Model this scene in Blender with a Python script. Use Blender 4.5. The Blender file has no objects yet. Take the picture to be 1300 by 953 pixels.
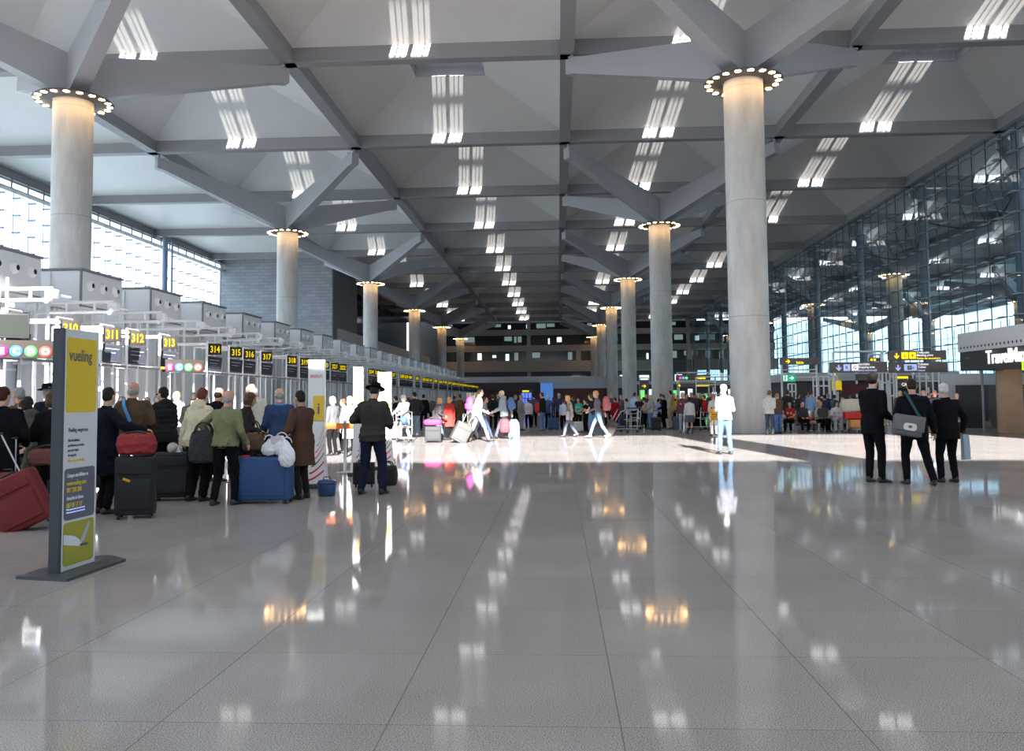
import bpy, bmesh, math, random
import numpy as np
from mathutils import Vector, Matrix, Euler, noise
PI = math.pi
SC = bpy.context.scene
COL = SC.collection
random.seed(7)

# ------------------------------------------------------------------ camera
F_PX, HC = 1060.0, 1.45
cam_d = bpy.data.cameras.new('camera'); cam = bpy.data.objects.new('camera', cam_d); COL.objects.link(cam)
cam_d.sensor_width = 36.0; cam_d.sensor_fit = 'HORIZONTAL'
cam_d.lens = 36.0 * F_PX / 1300.0
cam_d.shift_y = (446.7 - 476.5) / 1300.0
cam_d.clip_end = 2000
YAW, PITCH, ROLL = math.radians(3.13), math.radians(3.23), math.radians(-0.5)
cam.matrix_world = Matrix.Translation((0, 0, HC)) @ Matrix.Rotation(YAW, 4, 'Z') @ Matrix.Rotation(PI/2 + PITCH, 4, 'X') @ Matrix.Rotation(ROLL, 4, 'Z')
SC.camera = cam
CR = cam.matrix_world.to_3x3()
def ray(px, py):
    v = CR @ Vector(((px - 650.0) / F_PX, -(py - 446.7) / F_PX, -1.0))
    return v
def at(px, py, Y):
    v = ray(px, py); t = Y / v.y
    return Vector((v.x * t, Y, HC + v.z * t))
def atx(px, py, X):
    v = ray(px, py); t = X / v.x
    return Vector((X, v.y * t, HC + v.z * t))
def ground(px, py, z=0.0):
    v = ray(px, py); t = (z - HC) / v.z
    return Vector((v.x * t, v.y * t, z))
def proj(p):
    q = CR.transposed() @ (Vector(p) - Vector((0, 0, HC)))
    return (650 + F_PX * q.x / -q.z, 446.7 - F_PX * q.y / -q.z)
def xat(px, Y, z=1.5):
    # X of the point at depth Y seen at column px
    py = 506.0
    p = at(px, py, Y)
    return p.x

# ------------------------------------------------------------------ materials
MATS = {}
def mat(name, col, rough=0.6, metal=0.0, spec=0.5, emit=None, es=0.0, nscale=0.0, namt=0.0, bump=0.0, alpha=None):
    if name in MATS: return MATS[name]
    m = bpy.data.materials.new(name); m.use_nodes = True
    nt = m.node_tree; b = nt.nodes['Principled BSDF']
    c = (col[0], col[1], col[2], 1)
    b.inputs['Base Color'].default_value = c
    b.inputs['Roughness'].default_value = rough
    b.inputs['Metallic'].default_value = metal
    b.inputs['Specular IOR Level'].default_value = spec
    if emit:
        b.inputs['Emission Color'].default_value = (*emit, 1); b.inputs['Emission Strength'].default_value = es
    if nscale:
        tc = nt.nodes.new('ShaderNodeTexCoord'); n = nt.nodes.new('ShaderNodeTexNoise')
        n.inputs['Scale'].default_value = nscale; n.inputs['Detail'].default_value = 5
        nt.links.new(tc.outputs['Object'], n.inputs['Vector'])
        if namt:
            mx = nt.nodes.new('ShaderNodeMix'); mx.data_type = 'RGBA'
            k0 = 1 - namt; k1 = 1 + namt
            mx.inputs['A'].default_value = (c[0]*k0, c[1]*k0, c[2]*k0, 1)
            mx.inputs['B'].default_value = (min(1, c[0]*k1), min(1, c[1]*k1), min(1, c[2]*k1), 1)
            nt.links.new(n.outputs['Fac'], mx.inputs['Factor'])
            nt.links.new(mx.outputs['Result'], b.inputs['Base Color'])
        if bump:
            bp = nt.nodes.new('ShaderNodeBump'); bp.inputs['Strength'].default_value = bump
            bp.inputs['Distance'].default_value = 0.01
            nt.links.new(n.outputs['Fac'], bp.inputs['Height']); nt.links.new(bp.outputs['Normal'], b.inputs['Normal'])
    MATS[name] = m
    return m
def cloth(col, rough=0.9):
    k = 'cloth_%.3f_%.3f_%.3f' % tuple(col)
    return mat(k, col, rough, spec=0.10, nscale=9, namt=0.14, bump=0.25)
def glass_mat(name, tint=(0.9, 0.95, 0.97), refl=1.0, rough=0.02):
    if name in MATS: return MATS[name]
    m = bpy.data.materials.new(name); m.use_nodes = True; nt = m.node_tree
    nt.nodes.clear()
    o = nt.nodes.new('ShaderNodeOutputMaterial'); mx = nt.nodes.new('ShaderNodeMixShader')
    t = nt.nodes.new('ShaderNodeBsdfTransparent'); g = nt.nodes.new('ShaderNodeBsdfGlossy'); ge = nt.nodes.new('ShaderNodeNewGeometry')
    t.inputs['Color'].default_value = (*tint, 1); g.inputs['Roughness'].default_value = rough
    g.inputs['Color'].default_value = (refl, refl, refl, 1)
    L = nt.links.new
    dt = nt.nodes.new('ShaderNodeVectorMath'); dt.operation = 'DOT_PRODUCT'; L(ge.outputs['Normal'], dt.inputs[0]); L(ge.outputs['Incoming'], dt.inputs[1])
    def mm(op, a, bb=None):
        k = nt.nodes.new('ShaderNodeMath'); k.operation = op
        for i, q in enumerate((a, bb)):
            if q is None: continue
            if isinstance(q, (int, float)): k.inputs[i].default_value = q
            else: L(q, k.inputs[i])
        return k.outputs[0]
    f = mm('ADD', mm('MULTIPLY', mm('POWER', mm('SUBTRACT', 1.0, mm('ABSOLUTE', dt.outputs['Value'])), 5.0), 0.9), 0.06)
    L(f, mx.inputs[0]); L(t.outputs[0], mx.inputs[1]); L(g.outputs[0], mx.inputs[2])
    L(mx.outputs[0], o.inputs[0])
    MATS[name] = m; return m

# ------------------------------------------------------------------ objects
def tag(o, label=None, cat=None, group=None, kind=None):
    if label: o['label'] = label
    if cat: o['category'] = cat
    if group: o['group'] = group
    if kind: o['kind'] = kind
    return o
def thing(name, label, cat, loc=(0, 0, 0), rz=0.0, group=None, scale=1.0):
    o = bpy.data.objects.new(name, None); COL.objects.link(o)
    o.location = loc; o.rotation_euler = (0, 0, rz); o.scale = (scale,)*3
    o.empty_display_size = 0.1
    return tag(o, label, cat, group)
def link(name, me, parent=None, loc=None, rz=0.0, m=None):
    o = bpy.data.objects.new(name, me); COL.objects.link(o)
    if parent is not None: o.parent = parent
    if loc is not None: o.location = loc
    if rz: o.rotation_euler = (0, 0, rz)
    if m is not None:
        if len(me.materials) == 0: me.materials.append(m)
        if me.materials[0] is not m:
            o.material_slots[0].link = 'OBJECT'; o.material_slots[0].material = m
    return o
def children(o): return [c for c in KIDS(o)]
def KIDS(o): return list(o.children)
def copy_tree(o, parent=None, loc=None, rz=None, label=None, group=None):
    kids = list(o.children)
    c = o.copy(); COL.objects.link(c)
    c.parent = parent
    if loc is not None: c.location = loc
    if rz is not None: c.rotation_euler = (0, 0, rz)
    if label: c['label'] = label
    if group: c['group'] = group
    for ch in kids: copy_tree(ch, c)
    return c

class MB:
    def __init__(s): s.v = []; s.f = []; s.m = []; s.sm = []; s.mats = []
    def mi(s, m):
        if m is None: return 0
        if m not in s.mats: s.mats.append(m)
        return s.mats.index(m)
    def add(s, vs, fs, m=None, smooth=False):
        b = len(s.v); s.v.extend([tuple(p) for p in vs]); k = s.mi(m)
        for f in fs:
            s.f.append(tuple(b + i for i in f)); s.m.append(k); s.sm.append(smooth)
        return s
    def box(s, x0, x1, y0, y1, z0, z1, m=None, mtx=None):
        vs = [Vector((x, y, z)) for z in (z0, z1) for y in (y0, y1) for x in (x0, x1)]
        if mtx is not None: vs = [mtx @ v for v in vs]
        return s.add(vs, [(0,2,3,1),(4,5,7,6),(0,1,5,4),(2,6,7,3),(0,4,6,2),(1,3,7,5)], m)
    def cbox(s, c, sz, m=None, mtx=None):
        return s.box(c[0]-sz[0]/2, c[0]+sz[0]/2, c[1]-sz[1]/2, c[1]+sz[1]/2, c[2]-sz[2]/2, c[2]+sz[2]/2, m, mtx)
    def rbox(s, c, sz, r=0.02, m=None, mtx=None, seg=3, smooth=True):
        bm = bmesh.new(); bmesh.ops.create_cube(bm, size=1.0)
        for v in bm.verts: v.co = Vector((v.co.x*sz[0], v.co.y*sz[1], v.co.z*sz[2]))
        bmesh.ops.bevel(bm, geom=list(bm.edges), offset=min(r, min(sz)*0.49), segments=seg, affect='EDGES', profile=0.5)
        T = Matrix.Translation(c)
        if mtx is not None: T = mtx @ T
        bm.verts.index_update()
        vs = [T @ v.co for v in bm.verts]; fs = [[v.index for v in f.verts] for f in bm.faces]
        bm.free(); return s.add(vs, fs, m, smooth)
    def tube(s, p0, p1, r0, r1=None, n=10, m=None, caps=True, smooth=True):
        p0 = Vector(p0); p1 = Vector(p1); r1 = r0 if r1 is None else r1
        d = (p1 - p0).normalized(); a = d.orthogonal().normalized(); b = d.cross(a)
        vs = []
        for p, r in ((p0, r0), (p1, r1)):
            for i in range(n):
                t = 2*PI*i/n; vs.append(p + (a*math.cos(t) + b*math.sin(t))*r)
        fs = [(i, (i+1) % n, n+(i+1) % n, n+i) for i in range(n)]
        s.add(vs, fs, m, smooth)
        if caps: s.add(vs, [tuple(range(n-1, -1, -1)), tuple(range(n, 2*n))], m, False)
        return s
    def path(s, pts, r, n=8, m=None):
        pts = [Vector(p) for p in pts]; rs = r if isinstance(r, (list, tuple)) else [r]*len(pts)
        vs = []; a = None
        for k, p in enumerate(pts):
            d = (pts[min(k+1, len(pts)-1)] - pts[max(k-1, 0)]).normalized()
            if a is None: a = d.orthogonal().normalized()
            a = (a - d*a.dot(d)); a = a.normalized() if a.length > 1e-6 else d.orthogonal().normalized()
            b = d.cross(a)
            for i in range(n):
                t = 2*PI*i/n; vs.append(p + (a*math.cos(t)+b*math.sin(t))*rs[k])
        fs = []
        for k in range(len(pts)-1):
            for i in range(n): fs.append((k*n+i, k*n+(i+1) % n, (k+1)*n+(i+1) % n, (k+1)*n+i))
        fs.append(tuple(range(n-1, -1, -1))); L = (len(pts)-1)*n; fs.append(tuple(range(L, L+n)))
        return s.add(vs, fs, m, True)
    def lathe(s, prof, n=32, m=None, c=(0, 0, 0), smooth=True, cap=True):
        vs = []; c = Vector(c)
        for r, z in prof:
            for i in range(n):
                t = 2*PI*i/n; vs.append(c + Vector((r*math.cos(t), r*math.sin(t), z)))
        fs = []
        for k in range(len(prof)-1):
            for i in range(n): fs.append((k*n+i, k*n+(i+1) % n, (k+1)*n+(i+1) % n, (k+1)*n+i))
        s.add(vs, fs, m, smooth)
        if cap:
            L = (len(prof)-1)*n
            s.add(vs, [tuple(range(n-1, -1, -1)), tuple(range(L, L+n))], m, False)
        return s
    def loft(s, rings, m=None, smooth=True, caps=True):
        n = len(rings[0]); vs = [p for r in rings for p in r]; fs = []
        for k in range(len(rings)-1):
            for i in range(n): fs.append((k*n+i, k*n+(i+1) % n, (k+1)*n+(i+1) % n, (k+1)*n+i))
        if caps:
            fs.append(tuple(range(n-1, -1, -1))); L = (len(rings)-1)*n; fs.append(tuple(range(L, L+n)))
        return s.add(vs, fs, m, smooth)
    def ell(s, c, r, m=None, mtx=None, nu=16, nv=10):
        c = Vector(c); vs = []
        for j in range(nv+1):
            ph = PI*j/nv
            for i in range(nu):
                t = 2*PI*i/nu
                vs.append(Vector((math.sin(ph)*math.cos(t)*r[0], math.sin(ph)*math.sin(t)*r[1], -math.cos(ph)*r[2])) + c)
        if mtx is not None: vs = [mtx @ v for v in vs]
        fs = []
        for j in range(nv):
            for i in range(nu):
                fs.append((j*nu+i, j*nu+(i+1) % nu, (j+1)*nu+(i+1) % nu, (j+1)*nu+i))
        return s.add(vs, fs, m, True)
    def mesh(s, name):
        me = bpy.data.meshes.new(name); me.from_pydata(s.v, [], s.f)
        for m in s.mats: me.materials.append(m)
        if s.f:
            me.polygons.foreach_set('material_index', s.m); me.polygons.foreach_set('use_smooth', s.sm)
        me.validate(); me.update(); return me
    def build(s, name, m=None, parent=None, loc=None, rz=0.0):
        me = s.mesh(name)
        if m is not None and len(me.materials) == 0: me.materials.append(m)
        return link(name, me, parent, loc, rz)
def struct(o): o['kind'] = 'structure'; return o

_TXT = {}
def text_mesh(txt, size=1.0, ext=0.004, bold=0.0, align='LEFT', sx=1.0):
    """letters in the local XZ plane, facing -Y"""
    k = (txt, size, ext, bold, align, sx)
    if k in _TXT: return _TXT[k]
    cu = bpy.data.curves.new('lettering', 'FONT'); cu.body = txt; cu.size = size; cu.extrude = ext; cu.offset = bold
    cu.align_x = align; cu.resolution_u = 2
    ob = bpy.data.objects.new('lettering', cu); COL.objects.link(ob)
    bpy.context.view_layer.update()
    me = bpy.data.meshes.new_from_object(ob.evaluated_get(bpy.context.evaluated_depsgraph_get()))
    bpy.data.objects.remove(ob); me.materials.clear()
    me.transform(Matrix.Rotation(PI/2, 4, 'X') @ Matrix.Diagonal((sx, 1, 1, 1)))
    _TXT[k] = me; return me
ORD = ['first', 'second', 'third', 'fourth', 'fifth', 'sixth', 'seventh', 'eighth', 'ninth', 'tenth', 'eleventh', 'twelfth', 'thirteenth', 'fourteenth',
       'fifteenth', 'sixteenth', 'seventeenth', 'eighteenth', 'nineteenth', 'twentieth']
for _t in ['twenty', 'thirty', 'forty', 'fifty', 'sixty']:
    ORD += [_t + '-' + u for u in ORD[:9]] + [{'twenty': 'thirtieth', 'thirty': 'fortieth', 'forty': 'fiftieth', 'fifty': 'sixtieth', 'sixty': 'seventieth'}[_t]]
# ------------------------------------------------------------------ hall grid
CS, CY = 14.3, 14.35                       # coffer size across / along
XL = [0.65 + CS*k for k in range(-3, 3)]   # -42.25 .. 29.25
YL = [27.2 + CY*k for k in range(-3, 12)]  # -15.85 .. 185.05
Y0, Y1 = YL[0], YL[-1]
ZB, ZT, ZC = 18.75, 19.5, 21.65            # beam underside, foot of coffers, top of coffers
OPEN = 2.2
XCOL = [-20.8, 7.8, 36.4, 65.0]
YCOL = [34.4 + 28.7*k for k in range(-1, 6)]

# materials of the hall
M_CEIL = mat('coffer_sheet', (0.84, 0.82, 0.80), 0.42, spec=0.35, nscale=0.35, namt=0.05)
M_BEAM = mat('grey_painted_steel', (0.34, 0.33, 0.34), 0.45, spec=0.4, nscale=0.6, namt=0.06)
M_ARM = mat('grey_arm_steel', (0.42, 0.41, 0.43), 0.42, spec=0.4, nscale=0.5, namt=0.05)
M_WHITE = mat('white_paint', (0.78, 0.79, 0.80), 0.4)
M_STEEL = mat('brushed_steel', (0.55, 0.56, 0.58), 0.3, metal=0.8)
M_DARK = mat('dark_grey_plastic', (0.03, 0.03, 0.035), 0.4)
M_BLACK = mat('black_rubber', (0.015, 0.015, 0.016), 0.6)
M_BROWNG = mat('sign_board_brown_grey', (0.14, 0.112, 0.112), 0.45)
M_YEL = mat('sign_yellow', (0.95, 0.72, 0.0), 0.4, emit=(1, 0.75, 0.0), es=0.55)
M_WLET = mat('sign_white', (0.85, 0.85, 0.85), 0.4, emit=(1, 1, 1), es=0.35)
M_BLUEL = mat('sign_pale_blue', (0.45, 0.52, 0.9), 0.4, emit=(0.5, 0.6, 1), es=0.3)
M_GLASS = glass_mat('clear_glass', (0.66, 0.82, 0.93))
M_GLASSR = glass_mat('facade_glass', (0.52, 0.66, 0.74))

def concrete():
    m = bpy.data.materials.new('raw_concrete'); m.use_nodes = True; nt = m.node_tree; b = nt.nodes['Principled BSDF']
    b.inputs['Roughness'].default_value = 0.55; b.inputs['Specular IOR Level'].default_value = 0.35
    tc = nt.nodes.new('ShaderNodeTexCoord'); mp = nt.nodes.new('ShaderNodeMapping'); mp.inputs['Scale'].default_value = (1.2, 1.2, 0.35)
    n = nt.nodes.new('ShaderNodeTexNoise'); n.inputs['Scale'].default_value = 1.1; n.inputs['Detail'].default_value = 8; n.inputs['Roughness'].default_value = 0.62
    r = nt.nodes.new('ShaderNodeValToRGB')
    r.color_ramp.elements[0].position = 0.3; r.color_ramp.elements[0].color = (0.40, 0.385, 0.365, 1)
    r.color_ramp.elements[1].position = 0.68; r.color_ramp.elements[1].color = (0.62, 0.61, 0.59, 1)
    L = nt.links.new
    L(tc.outputs['Object'], mp.inputs['Vector']); L(mp.outputs[0], n.inputs['Vector']); L(n.outputs['Fac'], r.inputs[0]); 
    # fine formwork lines and day joints
    sx = nt.nodes.new('ShaderNodeSeparateXYZ'); L(tc.outputs['Object'], sx.inputs[0])
    md = nt.nodes.new('ShaderNodeMath'); md.operation = 'PINGPONG'; md.inputs[1].default_value = 2.35; L(sx.outputs['Z'], md.inputs[0])
    lt = nt.nodes.new('ShaderNodeMath'); lt.operation = 'LESS_THAN'; lt.inputs[1].default_value = 0.018; L(md.outputs[0], lt.inputs[0])
    mx = nt.nodes.new('ShaderNodeMix'); mx.data_type = 'RGBA'; mx.blend_type = 'MULTIPLY'; mx.inputs['B'].default_value = (0.72, 0.71, 0.70, 1)
    L(lt.outputs[0], mx.inputs['Factor']); L(r.outputs[0], mx.inputs['A']); L(mx.outputs['Result'], b.inputs['Base Color'])
    return m
M_CONC = concrete()

def granite():
    m = bpy.data.materials.new('polished_granite'); m.use_nodes = True; nt = m.node_tree; b = nt.nodes['Principled BSDF']; L = nt.links.new
    tc = nt.nodes.new('ShaderNodeTexCoord')
    def noi(scale, det=4, rough=0.6):
        n = nt.nodes.new('ShaderNodeTexNoise'); n.inputs['Scale'].default_value = scale; n.inputs['Detail'].default_value = det
        n.inputs['Roughness'].default_value = rough; L(tc.outputs['Object'], n.inputs['Vector']); return n
    sp = noi(170, 3, 0.7); r = nt.nodes.new('ShaderNodeValToRGB'); L(sp.outputs['Fac'], r.inputs[0])
    e = r.color_ramp.elements; e[0].position = 0.38; e[0].color = (0.14, 0.127, 0.12, 1); e[1].position = 0.62; e[1].color = (0.58, 0.54, 0.525, 1)
    st = noi(0.55, 5); r2 = nt.nodes.new('ShaderNodeValToRGB'); L(st.outputs['Fac'], r2.inputs[0])
    r2.color_ramp.elements[0].position = 0.3; r2.color_ramp.elements[0].color = (0.86, 0.85, 0.85, 1); r2.color_ramp.elements[1].position = 0.6
    m1 = nt.nodes.new('ShaderNodeMix'); m1.data_type = 'RGBA'; m1.blend_type = 'MULTIPLY'; m1.inputs['Factor'].default_value = 1
    L(r.outputs[0], m1.inputs['A']); L(r2.outputs[0], m1.inputs['B'])
    # slab to slab tone + joints
    s = nt.nodes.new('ShaderNodeSeparateXYZ'); L(tc.outputs['Object'], s.inputs[0])
    def math_(op, a, bb, c=None):
        k = nt.nodes.new('ShaderNodeMath'); k.operation = op
        for i, q in enumerate((a, bb, c)):
            if q is None: continue
            if isinstance(q, (int, float)): k.inputs[i].default_value = q
            else: L(q, k.inputs[i])
        return k.outputs[0]
    ux = math_('DIVIDE', math_('SUBTRACT', s.outputs['X'], 0.259), 1.04); uy = math_('DIVIDE', math_('SUBTRACT', s.outputs['Y'], 4.83), 1.04)
    fx = math_('PINGPONG', ux, 0.5); fy = math_('PINGPONG', uy, 0.5)
    jx = math_('LESS_THAN', fx, 0.0028); jy = math_('LESS_THAN', fy, 0.0022); j = math_('MAXIMUM', jx, jy)
    cv = nt.nodes.new('ShaderNodeCombineXYZ'); L(math_('FLOOR', ux, None), cv.inputs[0]); L(math_('FLOOR', uy, None), cv.inputs[1])
    wn = nt.nodes.new('ShaderNodeTexWhiteNoise'); wn.noise_dimensions = '2D'; L(cv.outputs[0], wn.inputs['Vector'])
    tone = math_('MULTIPLY_ADD', wn.outputs['Value'], 0.10, 0.95)
    m2 = nt.nodes.new('ShaderNodeMix'); m2.data_type = 'RGBA'; m2.blend_type = 'MULTIPLY'; m2.inputs['Factor'].default_value = 1
    L(m1.outputs['Result'], m2.inputs['A']); L(tone, m2.inputs['B'])
    m3 = nt.nodes.new('ShaderNodeMix'); m3.data_type = 'RGBA'; m3.inputs['B'].default_value = (0.07, 0.065, 0.06, 1)
    L(math_('MULTIPLY', j, 0.6), m3.inputs['Factor']); L(m2.outputs['Result'], m3.inputs['A'])
    # polish: weak mirror that grows towards grazing, capped by the honed grain
    df = nt.nodes.new('ShaderNodeBsdfDiffuse'); gl = nt.nodes.new('ShaderNodeBsdfGlossy'); mxs = nt.nodes.new('ShaderNodeMixShader'); ge = nt.nodes.new('ShaderNodeNewGeometry')
    rr = noi(2.2, 4); L(math_('MULTIPLY_ADD', rr.outputs['Fac'], 0.05, 0.03), gl.inputs['Roughness']); gl.inputs['Color'].default_value = (.95, .95, .96, 1)
    dt = nt.nodes.new('ShaderNodeVectorMath'); dt.operation = 'DOT_PRODUCT'; L(ge.outputs['Normal'], dt.inputs[0]); L(ge.outputs['Incoming'], dt.inputs[1])
    fac = math_('MULTIPLY_ADD', math_('POWER', math_('SUBTRACT', 1.0, math_('ABSOLUTE', dt.outputs['Value'], None)), 3.6), 0.44, 0.05)
    L(m3.outputs['Result'], df.inputs['Color']); L(fac, mxs.inputs[0]); L(df.outputs[0], mxs.inputs[1]); L(gl.outputs[0], mxs.inputs[2])
    L(mxs.outputs[0], nt.nodes['Material Output'].inputs[0])
    return m
M_GRAN = granite()

# floor
struct(MB().add([(-700, -300, -.32), (700, -300, -.32), (700, 900, -.32), (-700, 900, -.32)], [(0, 1, 2, 3)]).build('ground', mat('apron_concrete', (0.42, 0.40, 0.37), 0.85, nscale=0.05, namt=0.15)))  # outdoor apron, added to bounce sunlight up to the ceiling
struct(MB().box(-42.6, 100, Y0-4, 215, -0.3, 0).build('floor', M_GRAN))
XA = [0.65 + CS*k for k in range(-3, 7)]   # roof runs on over the forecourt to 86.45

def coffer(mb, xa, xb, ya, yb):
    cx, cy = (xa+xb)/2, (ya+yb)/2
    P = [(xa, ya, ZT), (xb, ya, ZT), (xb, yb, ZT), (xa, yb, ZT)]
    Q = [(cx-OPEN, cy-OPEN, ZC), (cx+OPEN, cy-OPEN, ZC), (cx+OPEN, cy+OPEN, ZC), (cx-OPEN, cy+OPEN, ZC)]
    mb.add(P+Q, [(0, 4, 5, 1), (1, 5, 6, 2), (2, 6, 7, 3), (3, 7, 4, 0)])
ce = MB()
for i in range(1, len(XA)-1):
    for j in range(len(YL)-1): coffer(ce, XA[i], XA[i+1], YL[j], YL[j+1])
# flat soffit over the check-in side bay, roof sheet above everything
ce.box(XA[0], XA[1], Y0, Y1, ZT, ZT+0.05)
struct(ce.build('ceiling', M_CEIL))
rf = MB()
RT = ZC + 0.66
for i in range(len(XA)-1):
    for j in range(len(YL)-1):
        xa, xb, ya, yb = XA[i], XA[i+1], YL[j], YL[j+1]; cx, cy = (xa+xb)/2, (ya+yb)/2
        if i == 0: rf.box(xa, xb, ya, yb, RT, RT+0.1); continue
        rf.box(xa, cx-OPEN, ya, yb, RT, RT+0.1); rf.box(cx+OPEN, xb, ya, yb, RT, RT+0.1)
        rf.box(cx-OPEN, cx+OPEN, ya, cy-OPEN, RT, RT+0.1); rf.box(cx-OPEN, cx+OPEN, cy+OPEN, yb, RT, RT+0.1)
rf.box(XA[0]-0.2, XA[0], Y0, Y1, ZT, RT+0.1)
struct(rf.build('roof_slab', M_WHITE))

# beams: one object per line
def ibeam(mb, p0, p1, w=0.55, z0=ZB, z1=ZT+0.25):
    # box girder with a thin lower flange
    p0 = Vector(p0); p1 = Vector(p1); d = (p1-p0); L = d.length; a = math.atan2(d.y, d.x)
    T = Matrix.Translation((p0.x, p0.y, 0)) @ Matrix.Rotation(a, 4, 'Z')
    mb.box(0, L, -w*0.32, w*0.32, z0+0.09, z1, None, T)
    mb.box(0, L, -w/2, w/2, z0, z0+0.1, None, T)
for x in XA: struct(ibeam_o := MB()) if False else None
for x in XA:
    b = MB(); ibeam(b, (x, Y0, 0), (x, Y1, 0), 0.7); struct(b.build('roof_beam', M_BEAM))
for y in YL:
    b = MB(); ibeam(b, (XA[0], y, 0), (XA[-1], y, 0), 0.62); struct(b.build('roof_beam', M_BEAM))

# skylights: curb, cover with two long glazed slots, lattice
M_CURB = mat('skylight_curb', (0.55, 0.57, 0.62), 0.6)
M_TRANSL = mat('skylight_lattice', (0.72, 0.74, 0.78), 0.6)
bayname = {1: 'in the roof strip above the check-in side columns', 2: 'in the middle roof strip between both column rows', 3: 'in the roof strip above the shop side columns', 4: 'in the roof strip along the glass front',
           5: 'over the forecourt just outside the glass front', 6: 'over the middle of the forecourt', 7: 'over the outer forecourt', 8: 'over the far edge of the forecourt'}
c_ = MB()
h = 0.62; O = OPEN
c_.box(-O-.06, O+.06, -O-.06, -O, 0, h); c_.box(-O-.06, O+.06, O, O+.06, 0, h); c_.box(-O-.06, -O, -O, O, 0, h); c_.box(O, O+.06, -O, O, 0, h)
me_curb = c_.mesh('curb'); me_curb.materials.append(M_CURB)
c_ = MB()
c_.box(-O, -1.0, -O, O, h, h+.06); c_.box(1.0, O, -O, O, h, h+.06); c_.box(-0.12, 0.12, -O, O, h, h+.06); c_.box(-1.0, 1.0, .75, O, h, h+.05)  # far end closed to keep sun off the curb's back wall
me_cover = c_.mesh('cover'); me_cover.materials.append(M_WHITE)
c_ = MB()
for k in range(9): c_.box(-O, O, -O+.5*k+.1, -O+.5*k+.13, h-.1, h-.06)
for k in range(9):
    x = -O + .5*k + .1
    if abs(x) > 1.0 or abs(x) < .15: c_.box(x, x+.03, -O, O, h-.1, h-.06)
c_.box(-0.72, -0.68, -O, O, h-.06, h+.06); c_.box(-0.42, -0.40, -O, O, h-.06, h+.06); c_.box(0.40, 0.42, -O, O, h-.06, h+.06); c_.box(0.68, 0.72, -O, O, h-.06, h+.06)
me_lat = c_.mesh('lattice'); me_lat.materials.append(M_TRANSL)
for i in range(1, len(XA)-1):
    for j in range(len(YL)-1):
        if YL[j+1] < 13 or (i > 4 and YL[j] < 40): continue
        o = thing('skylight', '%s lattice skylight %s' % (ORD[j-2], bayname[i]), 'skylight',
                  ((XA[i]+XA[i+1])/2, (YL[j]+YL[j+1])/2, ZC+0.03), 0, 'skylights at the tops of the roof coffers')
        link('curb', me_curb, o); link('cover', me_cover, o); link('lattice', me_lat, o)

# tree columns
M_RING = mat('lamp_ring_metal', (0.10, 0.10, 0.10), 0.5)
M_LAMP = mat('warm_lamp', (1, 0.8, 0.5), 0.4, emit=(1.0, 0.56, 0.22), es=26.0)
RINGZ, RC = 14.45, 0.80
me_shaft = MB().lathe([(RC, 0), (RC, RINGZ+0.25)], 48, None, cap=False).mesh('shaft'); me_shaft.materials.append(M_CONC)
g = MB(); g.lathe([(0.84, -0.02), (1.55, -0.02), (1.6, 0.02), (1.55, 0.06), (0.84, 0.06), (0.84, -0.02)], 48, cap=False)
for k in range(8):
    a = PI*k/4; g.tube((0.78*math.cos(a), 0.78*math.sin(a), 0.02), (1.1*math.cos(a), 1.1*math.sin(a), 0.02), 0.03)
me_ring = g.mesh('light_ring'); me_ring.materials.append(M_RING)
g = MB(); g.lathe([(0.0, -0.015), (0.125, -0.01), (0.13, 0.05), (0.0, 0.06)], 14, cap=False)
me_lamp = g.mesh('lamp'); me_lamp.materials.append(M_LAMP)
def arm_mesh(dx, dy):
    g = MB(); d = Vector((dx, dy, 0)); L = d.length; d.normalize(); s = Vector((-d.y, d.x, 0))
    # plate girder that is deep at the column and shallow at the node above
    st = [(0.25, RINGZ+0.12, RINGZ+1.95, 0.36), (0.80, RINGZ+0.28, RINGZ+2.1, 0.36), (L*0.93, ZB-1.12, ZB-0.30, 0.27), (L*0.985, ZB-1.02, ZB-0.28, 0.27)]
    rings = []
    for t, a, b, w in st:
        c = d*t; rings.append([c - s*w + Vector((0, 0, a)), c + s*w + Vector((0, 0, a)), c + s*w + Vector((0, 0, b)), c - s*w + Vector((0, 0, b))])
    g.loft(rings, smooth=False)
    c = d*L*0.965; g.tube(c + Vector((0, 0, ZB-0.35)), c + Vector((0, 0, ZB)), 0.09)
    c = d*L*0.95; g.box(-.3, .3, -.3, .3, ZB-0.32, ZB-0.24, None, Matrix.Translation((c.x, c.y, 0)))
    me = g.mesh('arm'); me.materials.append(M_ARM); return me
ARMS = [arm_mesh(sx*CS/2, sy*CY/2) for sx in (-1, 1) for sy in (-1, 1)]
colrow = {0: 'rising behind the check-in booths', 1: 'on the shop side of the hall', 2: 'just outside the glass front', 3: 'out on the forecourt'}
first = None
for i, x in enumerate(XCOL):
    for j, y in enumerate(YCOL):
        if i >= 2 and j < 1: continue
        lab = '%s round concrete column with a ring of warm lamps, %s' % (('unseen near' if j == 0 else ORD[j-1]), colrow[i])
        if j == 0: lab = 'round concrete column behind the viewer, %s' % colrow[i]
        if first is None:
            o = thing('column', lab, 'column', (x, y, 0), 0, 'concrete tree columns carrying the roof')
            link('shaft', me_shaft, o); r = link('light_ring', me_ring, o, (0, 0, RINGZ))
            for k in range(18):
                a = 2*PI*(k+0.5)/18; link('lamp', me_lamp, r, (1.42*math.cos(a), 1.42*math.sin(a), -0.02))
            for me in ARMS: link('arm', me, o)
            first = o
        else: o = copy_tree(first, None, (x, y, 0), label=lab)
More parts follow.
